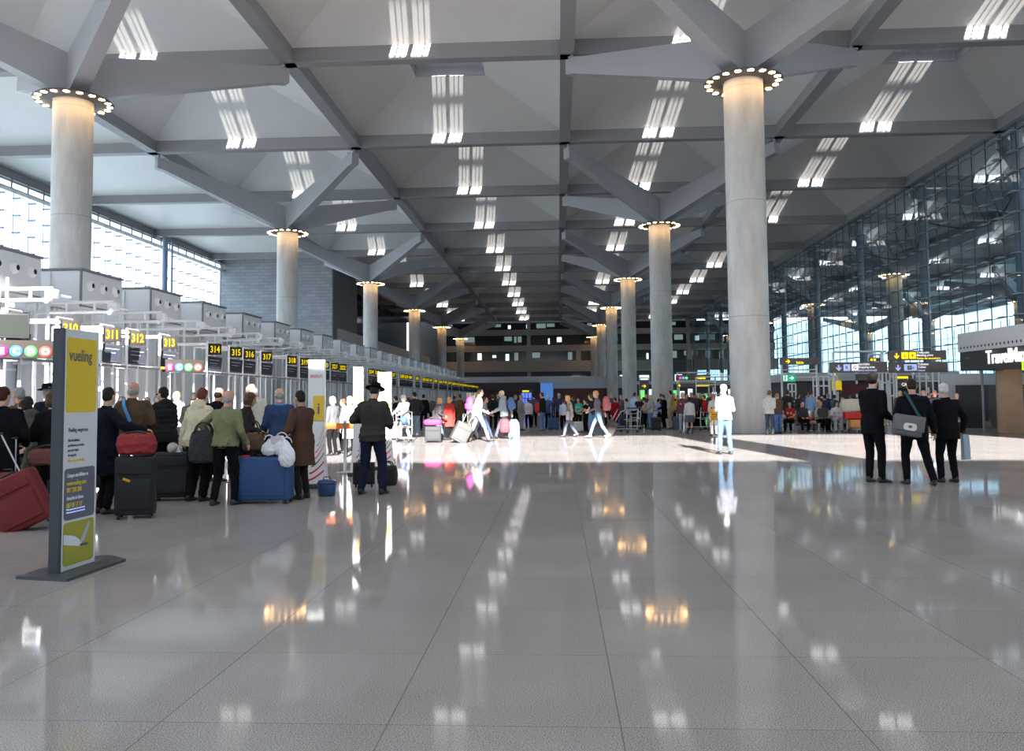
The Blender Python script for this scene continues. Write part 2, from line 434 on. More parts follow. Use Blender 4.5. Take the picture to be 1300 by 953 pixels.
# ------------------------------------------------------------------ outer walls
M_BLOCK = bpy.data.materials.new('grey_block_wall'); M_BLOCK.use_nodes = True
_nt = M_BLOCK.node_tree; _b = _nt.nodes['Principled BSDF']; _b.inputs['Roughness'].default_value = 0.8
_tc = _nt.nodes.new('ShaderNodeTexCoord'); _mp = _nt.nodes.new('ShaderNodeMapping'); _mp.inputs['Rotation'].default_value = (PI/2, 0, 0)
_br = _nt.nodes.new('ShaderNodeTexBrick'); _br.inputs['Scale'].default_value = 1.0
_br.inputs['Brick Width'].default_value = 1.2; _br.inputs['Row Height'].default_value = 0.4; _br.inputs['Mortar Size'].default_value = 0.02
_br.inputs['Color1'].default_value = (0.27, 0.28, 0.30, 1); _br.inputs['Color2'].default_value = (0.34, 0.35, 0.37, 1); _br.inputs['Mortar'].default_value = (0.2, 0.2, 0.21, 1)
_nt.links.new(_tc.outputs['Object'], _mp.inputs[0]); _nt.links.new(_mp.outputs[0], _br.inputs[0]); _nt.links.new(_br.outputs[0], _b.inputs['Base Color'])
M_FCONC = mat('far_concrete', (0.40, 0.37, 0.34), 0.8, nscale=0.6, namt=0.08)
M_DKWALL = mat('dark_interior', (0.05, 0.052, 0.058), 0.7)
M_DKGL = mat('dark_glazing', (0.03, 0.04, 0.042), 0.12)
XW0, XW1 = XA[0], XL[-1]
YBRK = 102.0
# left glass front: one pane sheet, fine grid of cables, top walkway
g = MB(); g.add([(XW0, Y0, 0), (XW0, YBRK, 0), (XW0, YBRK, ZT), (XW0, Y0, ZT)], [(0, 1, 2, 3)]); struct(g.build('window_1', M_GLASS))
M_CABLE = mat('blue_grey_cable', (0.22, 0.28, 0.42), 0.4)
g = MB()
k = 0; y = Y0+1.9
while y < YBRK:
    g.box(XW0+.05, XW0+.09, y-.03, y+.03, 0, ZB-.9)
    z = 1.2
    while z < ZB-.9:
        g.box(XW0+.03, XW0+.62, y-.08, y+.08, z-.06, z+.06)
        z += 1.35
    y += 1.9
z = 1.2
while z < ZB-.9:
    g.box(XW0+.05, XW0+.08, Y0, YBRK, z-.02, z+.02); z += 1.35
o = struct(g.build('window_2', M_CABLE))
g = MB(); g.box(XW0+.1, XW0+.9, Y0, YBRK, ZB-.95, ZB-.88); g.box(XW0+.1, XW0+.2, Y0, YBRK, ZB-.15, ZB-.05); g.box(XW0+.85, XW0+.9, Y0, YBRK, ZB-.2, ZB-.12)
y = Y0+.5
while y < YBRK: g.box(XW0+.8, XW0+.88, y-.05, y+.05, ZB-.95, ZB-.1); y += 2.0
struct(g.build('trim_1', mat('walkway_steel', (0.16, 0.16, 0.18), 0.5)))
for y in (-1.5, 55.95, 84.65):
    g = MB(); g.tube((XW0+1.3, y, 0), (XW0+1.3, y, ZB), 0.28, n=16); g.tube((XW0+1.3, y+1.6, 0), (XW0+1.3, y+1.6, ZB), 0.11, n=10)
    tag(g.build('steel_mast', mat('blue_grey_mast', (0.20, 0.26, 0.38), 0.4)), 'slim blue-grey steel mast against the window wall, %s' % {-1.5: 'beside the viewer', 55.95: 'behind the nearer booths', 84.65: 'near the grey block wall'}[y], 'mast', 'masts of the window wall behind the booths')
# block wall closing the side bay, return wall, mezzanine
g = MB(); g.box(XW0, -27.95, YBRK, YBRK+.6, 0, ZT+.1); struct(g.build('wall_back', M_BLOCK))
g = MB(); g.box(-28.25, -27.95, YBRK+.6, YBRK+13, 0, ZT+.1); struct(g.build('wall_left', mat('dark_return_wall', (0.10, 0.10, 0.11), 0.7)))
g = MB(); g.box(-28.2, -27.7, YBRK+2, Y1-6, 8.6, 10.6); g.box(-31.0, -28.2, YBRK+1.4, YBRK+2.0, 8.6, 10.6); g.box(-40, -28.0, YBRK+13, Y1, 8.4, 8.6)
struct(g.build('wall_mezzanine', M_FCONC))
g = MB(); g.box(-34, -33.7, YBRK+12, Y1, 0, ZT); struct(g.build('wall_mezzanine_back', M_DKGL))
# end wall behind the camera: unseen, its clerestory cut to shape the sun band
Z1R = 13.3
g = MB(); g.box(XW0, 90, Y0-.4, Y0, 0, Z1R); g.box(XW0, 90, Y0-.4, Y0, 18.45, ZT+.1); struct(g.build('wall_rear', M_WHITE))
g = MB(); g.add([(XW0, Y0-.08, Z1R), (90, Y0-.08, Z1R), (90, Y0-.08, ZB), (XW0, Y0-.08, ZB)], [(0, 1, 2, 3)]); struct(g.build('window_3', glass_mat('clerestory_glass', (0.96, 0.97, 0.98))))
# right glass front
g = MB(); g.add([(XW1, Y0, 0), (XW1, Y1, 0), (XW1, Y1, ZB), (XW1, Y0, ZB)], [(0, 1, 2, 3)]); struct(g.build('window_4', M_GLASSR))
M_FIN = mat('facade_fin', (0.40, 0.43, 0.47), 0.4)
g = MB(); y = YL[3]
rnd = random.Random(3)
while y < Y1:
    g.box(XW1-.10, XW1-.05, y-.035, y+.035, 0, ZB)
    if y < 125:
        z = 1.3
        k = 0
        while z < ZB-.3:
            g.box(XW1-.06, XW1-.02, y+.1, y+1.75, z-.03, z+.03)
            z += 1.3; k += 1
    y += 1.9
struct(g.build('window_5', mat('facade_dark_cable', (0.07, 0.075, 0.085), 0.4)))
g = MB(); y = YL[3]
while y < 125:
    z = 1.3
    while z < ZB-.3:
        g.box(XW1-.42, XW1-.02, y-.05, y+.55, z-.015, z+.045); z += 1.3
    y += 1.9
struct(g.build('window_6', M_FIN))
M_MAST = mat('mast_paint', (0.36, 0.40, 0.46), 0.4)
for k, y in enumerate(YL[4:-1]):
    o = thing('facade_mast', '%s tubular steel mast just outside the dark glass front' % ORD[k], 'mast', (XW1+1.1, y, 0), 0, 'masts along the glass front')
    g = MB(); g.lathe([(0.36, 0), (0.36, ZB-.02)], 20, cap=False); g.build('tube', M_MAST, o)
    g = MB(); pts = [(0.3+1.2*math.sin(PI*t/12), -.5-(CY-1.0)*t/12, 15.6-1.6*math.sin(PI*t/12)) for t in range(13)]
    g.path(pts, 0.07, 6)
    pts = [(0.5, -.5-(CY-1.0)*t/12, 16.6) for t in range(13)]; g.path(pts, 0.05, 6)
    for t in range(2, 12, 2): g.tube((0.3+1.2*math.sin(PI*t/12), -.5-(CY-1.0)*t/12, 15.6-1.6*math.sin(PI*t/12)), (0.5, -.5-(CY-1.0)*t/12, 16.6), 0.03, n=5)
    g.build('cable_truss', mat('dark_truss', (0.05, 0.05, 0.055), 0.5), o)
# outer screen frame of the forecourt; its tinted pane is added to dim the sky
g = MB(); XO = 86.45
y = 30
while y < 200: g.box(XO, XO+.12, y-.06, y+.06, 0, 16); y += 3.2
for z in (2, 4.4, 6.8, 9.2, 11.6, 14): g.box(XO, XO+.1, 30, 200, z-.05, z+.05)
x = XW1
while x < XO: g.box(x-.05, x+.05, 199, 199.1, 0, 16); x += 3.2
for z in (2, 4.4, 6.8, 9.2, 11.6, 14): g.box(XW1, XO, 199, 199.1, z-.05, z+.05)
struct(g.build('window_7', mat('outer_frame_blue', (0.12, 0.2, 0.28), 0.5)))

g = MB(); g.add([(XO+.3, 30, 0), (XO+.3, 200, 0), (XO+.3, 200, ZB), (XO+.3, 30, ZB)], [(0, 1, 2, 3)]); g.add([(XW1, 199.3, 0), (XO, 199.3, 0), (XO, 199.3, ZB), (XW1, 199.3, ZB)], [(0, 1, 2, 3)]); struct(g.build('sky_tint_pane', glass_mat('sky_tint_glass', (0.52, 0.68, 0.76))))  # added pane puts a cyan tint over the bright sky
# end of hall: upper floors seen across
g = MB(); YF = Y1
def fz(py): return at(708, py, YF).z
def fx(px): return at(px, 506, YF).x
zs = dict(p0=fz(471.5), p1=fz(458.5), g1=fz(445.5), s1=fz(438), g2=fz(425), s2=fz(418), g3=fz(409))
xa_, xb_ = fx(560), fx(985)
g.box(xa_, fx(835), YF-3.0, YF, zs['p0'], zs['p1']); g.box(fx(880), xb_, YF-3.0, YF, zs['p0'], zs['p1'])
g.box(xa_, xb_, YF-.6, YF, zs['g1'], zs['s1']); g.box(xa_, xb_, YF-.6, YF, zs['g2'], zs['s2'])
for px in (672, 735, 835, 875): g.box(fx(px)-.5, fx(px)+.5, YF-1.2, YF-.2, zs['p1'], zs['g1'])
for px in (672, 875, 935): g.box(fx(px)-.4, fx(px)+.4, YF-.5, YF+.2, 0, ZT)
g.box(xa_, XW1, YF-1.0, YF, fz(480), zs['p0']) if False else None
struct(g.build('wall_front', M_FCONC))
g = MB(); g.box(-34, XW1+2, YF+4, YF+4.5, 0, ZT+3); struct(g.build('wall_end', M_DKWALL))
g = MB(); g.box(xa_, xb_, YF+.2, YF+.3, zs['p1'], zs['g1']); g.box(xa_, xb_, YF+.2, YF+.3, zs['s1'], zs['g2']); g.box(xa_, xb_, YF+.2, YF+.3, zs['s2'], zs['g3'])
struct(g.build('window_8', M_DKGL))
M_LIT = mat('pale_glow', (0.8, 0.9, 0.9), 0.5, emit=(0.75, 0.95, 1.0), es=0.75)  # emission stands in for daylight seen through the far windows
M_DIML = mat('dim_glow', (0.3, 0.4, 0.4), 0.5, emit=(0.45, 0.62, 0.62), es=0.16)  # emission stands in for dim light in rooms behind the glazing
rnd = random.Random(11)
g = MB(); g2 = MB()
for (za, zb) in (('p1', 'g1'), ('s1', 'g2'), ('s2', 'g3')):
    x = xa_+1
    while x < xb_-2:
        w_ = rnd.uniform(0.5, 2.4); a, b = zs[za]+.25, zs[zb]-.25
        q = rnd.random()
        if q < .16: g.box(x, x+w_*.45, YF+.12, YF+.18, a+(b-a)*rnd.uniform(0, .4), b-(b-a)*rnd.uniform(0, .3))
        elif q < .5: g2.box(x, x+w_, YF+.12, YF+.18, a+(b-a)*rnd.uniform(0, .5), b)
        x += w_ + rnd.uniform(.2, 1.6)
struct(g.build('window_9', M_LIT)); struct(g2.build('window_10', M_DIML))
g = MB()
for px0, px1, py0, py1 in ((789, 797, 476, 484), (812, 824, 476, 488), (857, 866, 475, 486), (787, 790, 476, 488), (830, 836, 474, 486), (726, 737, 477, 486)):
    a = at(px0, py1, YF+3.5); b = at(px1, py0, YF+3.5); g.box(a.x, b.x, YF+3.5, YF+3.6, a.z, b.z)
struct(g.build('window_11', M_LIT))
# ------------------------------------------------------------------ check-in row
M_BOOTH = mat('booth_panel', (0.66, 0.68, 0.71), 0.38, spec=0.4)
M_PALEB = mat('booth_blue_panel', (0.52, 0.57, 0.65), 0.45)
M_TRIM = mat('booth_dark_trim', (0.20, 0.20, 0.22), 0.5)
M_TUBE = mat('white_tube_frame', (0.82, 0.83, 0.85), 0.35)
M_SCREEN = mat('dark_screen', (0.025, 0.028, 0.04), 0.15)
XB = -14.1
# back wall of the desks
g = MB(); g.box(XB-2.2, XB-2.05, 12, 118, 0, 4.3)
struct(g.build('wall_check_in', M_PALEB))
g = MB(); y = 12.5
while y < 118: g.box(XB-2.05, XB-2.0, y-.05, y+.05, 0, 4.3); y += 1.06
for z in (1.1, 2.45, 3.5): g.box(XB-2.05, XB-2.01, 12, 118, z-.03, z+.03)
struct(g.build('trim_2', M_WHITE))
# booths: tall tower with overhanging box and three round air nozzles
def booth(label, y):
    o = thing('check_in_booth', label, 'booth', (XB, y, 0), 0, 'tall white booths along the check-in desks')
    link('tower', BM['tower'], o); b = link('upper_box', BM['box'], o)
    link('dark_trim', BM['trim'], b)
    for k in range(3): link('air_nozzle', BM['noz'], o, (0, 0.45+0.72*k, 4.98))
    return o
BM = {}
g = MB(); g.box(-1.95, -0.9, 0.1, 2.25, 0, 4.3); g.box(-1.2, -0.86, 0.25, 0.33, 0, 4.3); g.box(-1.2, -0.86, 1.13, 1.21, 0, 4.3); g.box(-1.2, -0.86, 2.0, 2.08, 0, 4.3)
BM['tower'] = g.mesh('tower'); BM['tower'].materials.append(M_BOOTH)
g = MB(); g.rbox((-1.0, 1.175, 4.86), (2.0, 2.35, 1.08), 0.03, smooth=False, seg=1); g.box(-2.0, -0.92, -0.06, 0.0, 2.6, 5.35); g.box(-2.0, -1.1, 2.28, 2.34, 0, 4.4)
BM['box'] = g.mesh('upper_box'); BM['box'].materials.append(M_BOOTH)
g = MB(); g.box(-2.03, 0.03, -0.03, 2.38, 5.40, 5.46); g.box(-0.02, 0.015, 0.02, 2.33, 4.31, 4.36); g.box(-0.02, 0.02, -0.05, 0.03, 4.3, 5.4)
BM['trim'] = g.mesh('dark_trim'); BM['trim'].materials.append(M_TRIM)
g = MB(); g.lathe([(0.17, 0), (0.15, 0.07), (0.10, 0.12), (0.075, 0.12)], 20, M_WHITE, cap=False); g.lathe([(0.0, 0.10), (0.078, 0.10)], 14, M_BLACK, cap=False)
me = g.mesh('air_nozzle'); me.transform(Matrix.Rotation(PI/2, 4, 'Y')); BM['noz'] = me
NB = 23
for k in range(NB):
    y = 23.9 - 4.25 + 4.25*k
    booth('%s tall white booth with three round nozzles along the check-in row' % ORD[k], y)
# ladder arms reaching out over the desks
g = MB()
for z in (3.98, 4.26):
    g.tube((-0.80, 0, z), (1.75, 0, z), 0.045, n=8)
for x in (-.78, -.4, .4, 1.2): g.tube((x, 0, 3.98), (x, 0, 4.26), 0.04, n=8)
g.tube((-0.15, 0, 0), (-0.15, 0, 4.26), 0.05, n=8); g.tube((-0.5, 0, 0), (-0.5, 0, 4.26), 0.05, n=8)
g.tube((1.75, -0.12, 4.12), (1.75, 0.75, 4.12), 0.04, n=6)
me_arm = g.mesh('ladder_arm'); me_arm.materials.append(M_TUBE)
g = MB(); g.rbox((1.75, 0, 4.12), (0.26, 0.24, 0.22), 0.03); g.tube((1.75, -.1, 4.0), (1.75, -.25, 3.92), .08, .06, n=10)
me_lampb = g.mesh('lamp_box'); me_lampb.materials.append(M_TUBE)
for k in range(33):
    y = 19.7 + 2.85*k
    o = thing('tube_gantry', '%s white tubular ladder arm over the check-in desks' % ORD[k], 'gantry', (XB, y, 0), 0, 'white tubular arms over the check-in desks')
    link('ladder_arm', me_arm, o); link('lamp_box', me_lampb, o)
# desks with number sign and tilted monitor
XD = -11.0
g = MB(); g.rbox((0, 0, 0.52), (0.75, 1.2, 1.04), 0.03, M_WHITE); g.rbox((0.05, 0, 1.07), (0.85, 1.24, 0.05), 0.015, M_STEEL); g.box(.36, .385, -.5, .5, .1, .95, M_PALEB)
me_desk = g.mesh('counter')
g = MB(); g.tube((0, -0.28, 0), (0, -0.28, 3.35), 0.035, n=8); g.tube((0, 0.28, 0), (0, 0.28, 3.35), 0.035, n=8); g.tube((0, -.28, 3.35), (0, .28, 3.35), .03, n=8)
g.tube((0, -.28, 2.42), (0, .28, 2.42), .03, n=8); g.tube((0, -.28, 2.42), (-1.2, -.28, 2.42), .03, n=8); g.tube((0, -.28, 3.3), (-1.2, -.28, 3.3), .03, n=8); g.tube((0, .28, 3.3), (-1.2, .28, 3.3), .03, n=8)
g.tube((-1.2, -.28, 0), (-1.2, -.28, 3.3), .035, n=8)
me_frame = g.mesh('frame'); me_frame.materials.append(M_TUBE)
M_SIGNB = mat('sign_board_black_brown', (0.028, 0.022, 0.018), 0.6, spec=.2)
g = MB(); g.rbox((0, 0, 0), (0.40, 0.06, 0.36), 0.012, M_SIGNB); me_sign = g.mesh('number_sign')
g = MB(); g.rbox((0, 0, 0), (0.44, 0.09, 0.46), 0.015, M_DARK); me_mon = g.mesh('monitor')
g = MB(); g.box(-.2, .2, -.047, -.045, -.2, .2, M_SCREEN); g.box(-.15, .15, -.049, -.047, .10, .11, M_PALEB); g.box(-.15, .08, -.049, -.047, .0, .01, M_PALEB); me_scr = g.mesh('screen')
g = MB(); g.rbox((0, 0.09, 0), (0.5, 0.06, 0.5), 0.02, M_BOOTH); me_bk = g.mesh('back_plate')
num_x = [(310, 88), (311, 141.5), (312, 173.5), (313, 214), (314, 272), (315, 299), (316, 316), (317, 338), (318, 370), (319, 386)]
def y_on(px, X, py=440):
    return atx(px, py, X).y
ys = [(n_, y_on(px, XD)) for n_, px in num_x]
y = ys[-1][1]; n_ = 320
gaps = [3.2, 1.7, 1.5, 3.3]
i = 0
while y < 112:
    y += gaps[i % len(gaps)]; i += 1
    ys.append((n_, y)); n_ += 1
ys.insert(0, (309, 16.4))
for n_, y in ys:
    o = thing('check_in_desk', 'check-in desk under the yellow number %d, with a dark tilted monitor' % n_, 'check-in desk', (XD, y, 0), 0, 'check-in desks')
    link('counter', me_desk, o, (-0.55, 0, 0)); link('frame', me_frame, o, (-.12, 0, 0))
    A = math.radians(33)
    s = link('number_sign', me_sign, o, (0.03, -.02, 3.13), A)
    d = MB(); t = link('digits', text_mesh(str(n_), 0.30, 0.004, 0.006, 'CENTER', 0.66), s, (0, -0.035, -0.105)); 
    if not t.data.materials: t.data.materials.append(mat('digit_yellow', (.40, .28, .0), .6, spec=.1, emit=(1, .72, 0), es=.42))
    m = link('monitor', me_mon, o, (0.02, -.02, 2.66)); m.rotation_euler = (math.radians(-14), math.radians(6), A)
    link('screen', me_scr, m); link('back_plate', me_bk, m)
# long rail under the monitors
g = MB(); g.box(XD-.22, XD-.10, 15.5, 112, 2.34, 2.40)
tag(g.build('display_rail', M_TRIM), 'long thin dark rail running under all the check-in monitors', 'rail')
# icon boards between the desks
def icon_board(label, p, w, letters, dots):
    o = thing('icon_board', label, 'sign board', p, math.radians(33), None)
    g = MB(); g.rbox((0, 0, 0), (w, 0.06, 0.36), 0.01, M_SIGNB); b = g.build('board', None, o)
    n = len(letters); r = .115
    for i, ch in enumerate(letters):
        x = w/2 - .16 - (n-1-i)*.25
        col = dots[i]
        g = MB(); g.lathe([(0, 0), (r, 0), (r, .01), (0, .01)], 20, cap=False); me = g.mesh('icon_disc'); me.transform(Matrix.Rotation(PI/2, 4, 'X'))
        me.materials.append(mat('icon_%d' % i, tuple(c*.35 for c in col), .5, spec=.2, emit=col, es=.35)); d = link('icon_disc', me, b, (x, -.035, -.04))
        t = link('icon_letter', text_mesh(ch, .18, .003, .008, 'CENTER'), b, (x, -.052, -.10))
        if not t.data.materials: t.data.materials.append(M_WLET)
    g = MB(); g.box(-w/2+.05, w/2-.16-n*.25+.02, -.036, -.031, -.1, -.04); g.build('yellow_bar', M_YEL, b)
DOTS = [(.85, .05, .35), (.08, .35, .85), (.12, .6, .15), (.85, .12, .1)]
p = atx(14, 443, XD+.3); icon_board('dark board with four bright round letter icons, at the near end of the check-in row', (XD+.3, p.y, p.z), 1.5, 'ECDO', DOTS)
p = atx(222, 464, XD+.3); icon_board('small dark board with four bright round letter icons below check-in number 313', (XD+.45, p.y+.2, p.z), 1.1, 'ECDO', DOTS)
# large flight monitor near the start of the row
o = thing('flight_monitor', 'large grey-green monitor at the near end of the check-in row', 'monitor', tuple(atx(8, 413, XD+.25)), math.radians(33))
g = MB(); g.rbox((0, 0, 0), (0.80, .1, .50), .02, M_DARK); g.build('casing', None, o)
g = MB(); g.box(-.36, .36, -.056, -.052, -.21, .21, mat('green_grey_screen', (.012, .016, .013), .5, spec=.2)); g.build('screen', None, o)
g = MB(); g.tube((0, .05, .25), (0, .05, .95), .03); g.build('hanger', M_TUBE, o)
# ------------------------------------------------------------------ airline totem (near)
def lettering(txt, size, parent, loc, m, bold=0.0, sx=1.0, rz=0.0, align='LEFT', ext=.002, name='lettering'):
    me = text_mesh(txt, size, ext, bold, align, sx)
    o = link(name, me, parent, loc, rz)
    if not me.materials: me.materials.append(m)
    elif me.materials[0] is not m: o.material_slots[0].link = 'OBJECT'; o.material_slots[0].material = m
    return o
def rrect(w, h, r, m, y0=0.0, t=.003, n=6):
    """rounded board in XZ facing -Y, lower corner at the origin"""
    pts = []
    for cx, cz, a0 in ((w-r, r, -90), (w-r, h-r, 0), (r, h-r, 90), (r, r, 180)):
        for k in range(n+1):
            a = math.radians(a0 + 90*k/n); pts.append((cx + r*math.cos(a), cz + r*math.sin(a)))
    N = len(pts); g = MB()
    g.add([(x, y0-t, z) for x, z in pts] + [(x, y0, z) for x, z in pts], [tuple(range(N))] + [(i, i+N, (i+1) % N + N, (i+1) % N) for i in range(N)], m)
    return g
pa = ground(77, 731); pb = ground(122, 716)
TW = (pb-pa).length; ta = math.atan2(pb.y-pa.y, pb.x-pa.x)
zt_l = at(81, 413, pa.y).z; zt_r = at(128, 425.5, pb.y).z; TH = (zt_l+zt_r)/2
M_TW = mat('totem_white', (0.62, 0.64, 0.68), 0.35); M_TDK = mat('totem_dark_frame', (0.05, 0.055, 0.07), 0.35)
M_TYEL = mat('totem_yellow', (0.72, 0.50, 0.0), 0.4); M_TOLV = mat('totem_olive', (0.34, 0.33, 0.03), 0.4); M_TGRY = mat('totem_slate', (0.10, 0.11, 0.15), 0.4)
M_TTXT = mat('totem_grey_text', (0.12, 0.12, 0.14), 0.5); M_TYT = mat('totem_yellow_text', (0.75, 0.55, 0.05), 0.5); M_WT = mat('white_text', (0.8, 0.8, 0.82), 0.5)
tot = thing('airline_totem', 'tall slim yellow and white totem with dark base plate, nearest object on the floor', 'totem sign', (pa.x, pa.y, 0), ta)
g = MB(); g.rbox((TW/2, .045, TH/2+.012), (TW, .07, TH-.02), .008, smooth=False, seg=1); body = g.build('panel', M_TW, tot)
g = MB(); g.box(-.035, 0, 0.0, .09, .012, TH); g.build('side_frame', M_TDK, tot)
g = MB(); g.box(0, TW, .082, .09, .012, TH); g.build('back_panel', M_TDK, tot)
g = MB(); g.add([(-.22, -.20, 0), (TW+.14, -.20, 0), (TW+.32, .06, 0), (TW+.2, .30, 0), (-.14, .30, 0), (-.22, -.20, .025), (TW+.14, -.20, .025), (TW+.32, .06, .025), (TW+.2, .30, .025), (-.14, .30, .025)],
    [(4, 3, 2, 1, 0), (5, 6, 7, 8, 9)] + [(i, (i+1) % 5, (i+1) % 5+5, i+5) for i in range(5)]); g.build('base_plate', M_TDK, tot)
S = TH/2.1
def tp(z0, z1, m, nm):
    g = rrect(TW*.86, (z1-z0)*TH, .035*S, m); return g.build(nm, None, tot, (TW*.07, .010, z0*TH))
py = tp(.655, .965, M_TYEL, 'yellow_field'); lettering('vueling', .148*S, py, (.03, -.004, (.965-.655)*TH-.20*S), M_TTXT, bold=.002, sx=TW/.62*.98)
tx = .07*TW+.04
for z, s_, t_, m_ in ((.575, .052, 'Vueling empresas', M_TTXT), (.535, .034, 'Más flexibilidad,', M_TTXT), (.515, .034, 'productos y servicios', M_TTXT), (.495, .034, 'para tus viajes', M_TTXT), (.475, .034, 'de negocio.', M_TTXT), (.452, .034, 'Viaja mejor en Vueling', M_TYT)):
    lettering(t_, s_*S, body, (tx, .008, z*TH), m_, sx=TW/.62*.95)
dk = tp(.215, .425, M_TGRY, 'slate_field'); hh = (.425-.215)*TH
for z, s_, t_, m_ in ((hh-.075*S, .046, 'Compra tus billetes en', M_WT), (hh-.145*S, .054, 'www.vueling.com', M_TYT), (hh-.205*S, .058, '807 200 200', M_TYT), (hh-.27*S, .044, 'Atención al cliente', M_WT), (hh-.335*S, .058, '807 00 17 17', M_TYT)):
    lettering(t_, s_*S, dk, (.03, -.004, z), m_, sx=TW/.62*.88, bold=.001)
for k, z in enumerate((.085, .06)): lettering('Tarifas según operador y horario de llamada', .018*S, dk, (.03, -.004, z*S), M_BLUEL, sx=TW/.62)
ol = tp(.03, .205, M_TOLV, 'olive_field')
g = MB(); W_ = TW*.86; q = lambda a, b, y=-.005: (a*W_, y, b*TH)
g.add([q(.0, .09), q(.55, .066), q(.6, .085), q(.35, .115), q(0, .13)], [(0, 1, 2, 3, 4)], mat('tail_white', (.7, .72, .78), .4))
g.add([q(.5, .085, -.006), q(.66, .085, -.006), q(.86, .155, -.006), q(.80, .165, -.006)], [(0, 1, 2, 3)], mat('tail_grey', (.42, .45, .5), .4))
g.add([q(.5, .068, -.007), q(.78, .066, -.007), q(.80, .075, -.007), q(.55, .078, -.007)], [(0, 1, 2, 3)], M_TDK)
g.build('aircraft_tail', None, ol)

# ------------------------------------------------------------------ banner stands by the queue
M_RED = mat('stripe_red', (0.75, 0.03, 0.05), 0.45); M_PINKT = mat('faded_red_text', (0.8, 0.35, 0.38), 0.5); M_BAN = mat('banner_white', (0.80, 0.80, 0.80), 0.5)
M_BYEL = mat('banner_yellow', (0.80, 0.55, 0.05), 0.5)
def banner(px0, px1, pytop, pyfoot, label, slope=True):
    p = ground((px0+px1)/2, pyfoot); X0 = at(px0, pytop, p.y); X1 = at(px1, pytop, p.y); w = (X1.x-X0.x); H = X0.z
    o = thing('banner_stand', label, 'banner stand', (p.x, p.y, 0), math.radians(8), 'white banner stands by the queue')
    g = MB(); rings = []
    for t in range(13):
        z = H*t/12; bulge = .07*max(0, 1-z/.9)**2
        rings.append([(-w/2-bulge, -.09-bulge, z), (w/2+bulge, -.09-bulge, z), (w/2+bulge, .09, z), (-w/2-bulge, .09, z)])
    g.loft(rings, smooth=False); b = g.build('panel', M_BAN, o)
    g = MB(); g.rbox((0, 0, .04), (w+.2, .36, .08), .02); g.build('base', M_TDK, o)
    for k in range(7):
        z0 = .12 + .115*k; x0 = -w/2+.03*k if slope else -w/2
        g = MB(); pts0 = []; pts1 = []
        for t in range(9):
            u = t/8; x = x0 + (w/2-x0)*u; zz = z0 + ((.16+.03*k)*u**1.6 if slope else 0); bg_ = .07*max(0, 1-zz/.9)**2
            pts0.append((x, -.094-bg_, zz)); pts1.append((x, -.094-.07*max(0, 1-(zz+.035)/.9)**2, zz+.035*(1-k*.1)))
        g.add(pts0+pts1, [(i, i+1, i+10, i+9) for i in range(8)]); g.build('red_stripe' if k % 3 != 2 else 'dark_stripe', M_RED if k % 3 != 2 else M_TGRY, b)
    lettering('IBERIA', w*.27, b, (0, -.096, H-.30), M_PINKT, align='CENTER', bold=.002)
    g = rrect(w*.66, .42, .01, M_BYEL); yb = g.build('yellow_notice', None, o, (-w*.33+.04, -.096, H-1.02))
    lettering('i', .26, yb, (w*.33, -.005, .12), M_TTXT, align='CENTER', bold=.004)
    return o
banner(392, 412, 457, 619, 'white banner stand with red stripes beside the brown coat and blue suitcase')
banner(449, 461, 466, 604, 'sunlit white banner stand just behind the man in the dark felt hat')
banner(480, 497, 472.5, 596, 'broad glowing white banner stand past the far shoulder of the hatted man')

# retractable belt
pb1 = ground(438, 600)
o = thing('belt_post', 'steel belt post on a round base holding a bright orange belt', 'queue post', (pb1.x, pb1.y, 0))
g = MB(); g.lathe([(0, 0), (.17, 0), (.18, .015), (.05, .03), (.032, .05), (.032, .98), (.04, .99), (.04, 1.05), (0, 1.06)], 24, cap=False); g.build('post', M_STEEL, o)
a = at(408, 535, pb1.y+.1); b = at(452, 537, pb1.y-.1)
g = MB(); g.box(-(pb1.x-a.x), (b.x-pb1.x), -.004, .004, .88, 1.0); g.build('belt', mat('orange_belt', (0.95, 0.22, 0.05), 0.6), o)

# ------------------------------------------------------------------ hanging way-finding boards
def arrow(g, cx, cz, s, d, m):
    """d 'down' or 'right' """
    P = [(-.12, .5), (.12, .5), (.12, -.1), (.4, .2), (.4, -.1), (0, -.5), (-.4, -.1), (-.4, .2), (-.12, -.1)]
    if d == 'right': P = [(-z, x) for x, z in P]; 
    f = lambda a, b: (cx + a*s, -.036, cz + b*s)
    pts = [f(x, z) for x, z in P]
    g.add(pts, [(0, 8, 2, 1), (8, 7, 6, 5), (8, 5, 2), (5, 4, 3, 2)], m)
def board(name, px0, px1, py0, py1, Y, label, hang=None, posts=False):
    a = at(px0, py1, Y); b = at(px1, py0, Y); w = b.x-a.x; h = b.z-a.z
    o = thing(name, label, 'sign board', ((a.x+b.x)/2, Y, a.z), 0, None)
    g = MB(); g.rbox((0, 0, h/2), (w, .07, h), .012, M_BROWNG, smooth=False, seg=1); bd = g.build('board', None, o)
    return o, bd, w, h
YS = 40.0
o, bd, w, h = board('direction_board', 1127, 1201, 444.5, 457.5, YS, 'grey-brown direction board with yellow arrow and yellow pictograms, upper one of three')
g = MB(); arrow(g, -w*.35, h*.45, h*.62, 'down', M_YEL); g.build('arrow', None, bd)
for k, x in enumerate((-.21, -.08)):
    g = rrect(h*.7, h*.7, .03, M_YEL); q = g.build('pictogram', None, bd, (w*x-h*.35, -.036, h*.15)); lettering('i' if k == 0 else '+', h*.6, q, (h*.35, -.004, h*.14), M_TTXT, align='CENTER', bold=.006)
for t_, z, m_ in (('Treffpunkt', .70, M_WLET), ('Meeting point', .42, M_WLET), ('Punto de encuentro', .10, M_YEL)): lettering(t_, h*.30, bd, (-w*.01, -.037, h*z), m_, bold=.003, sx=1.0)
g = MB()
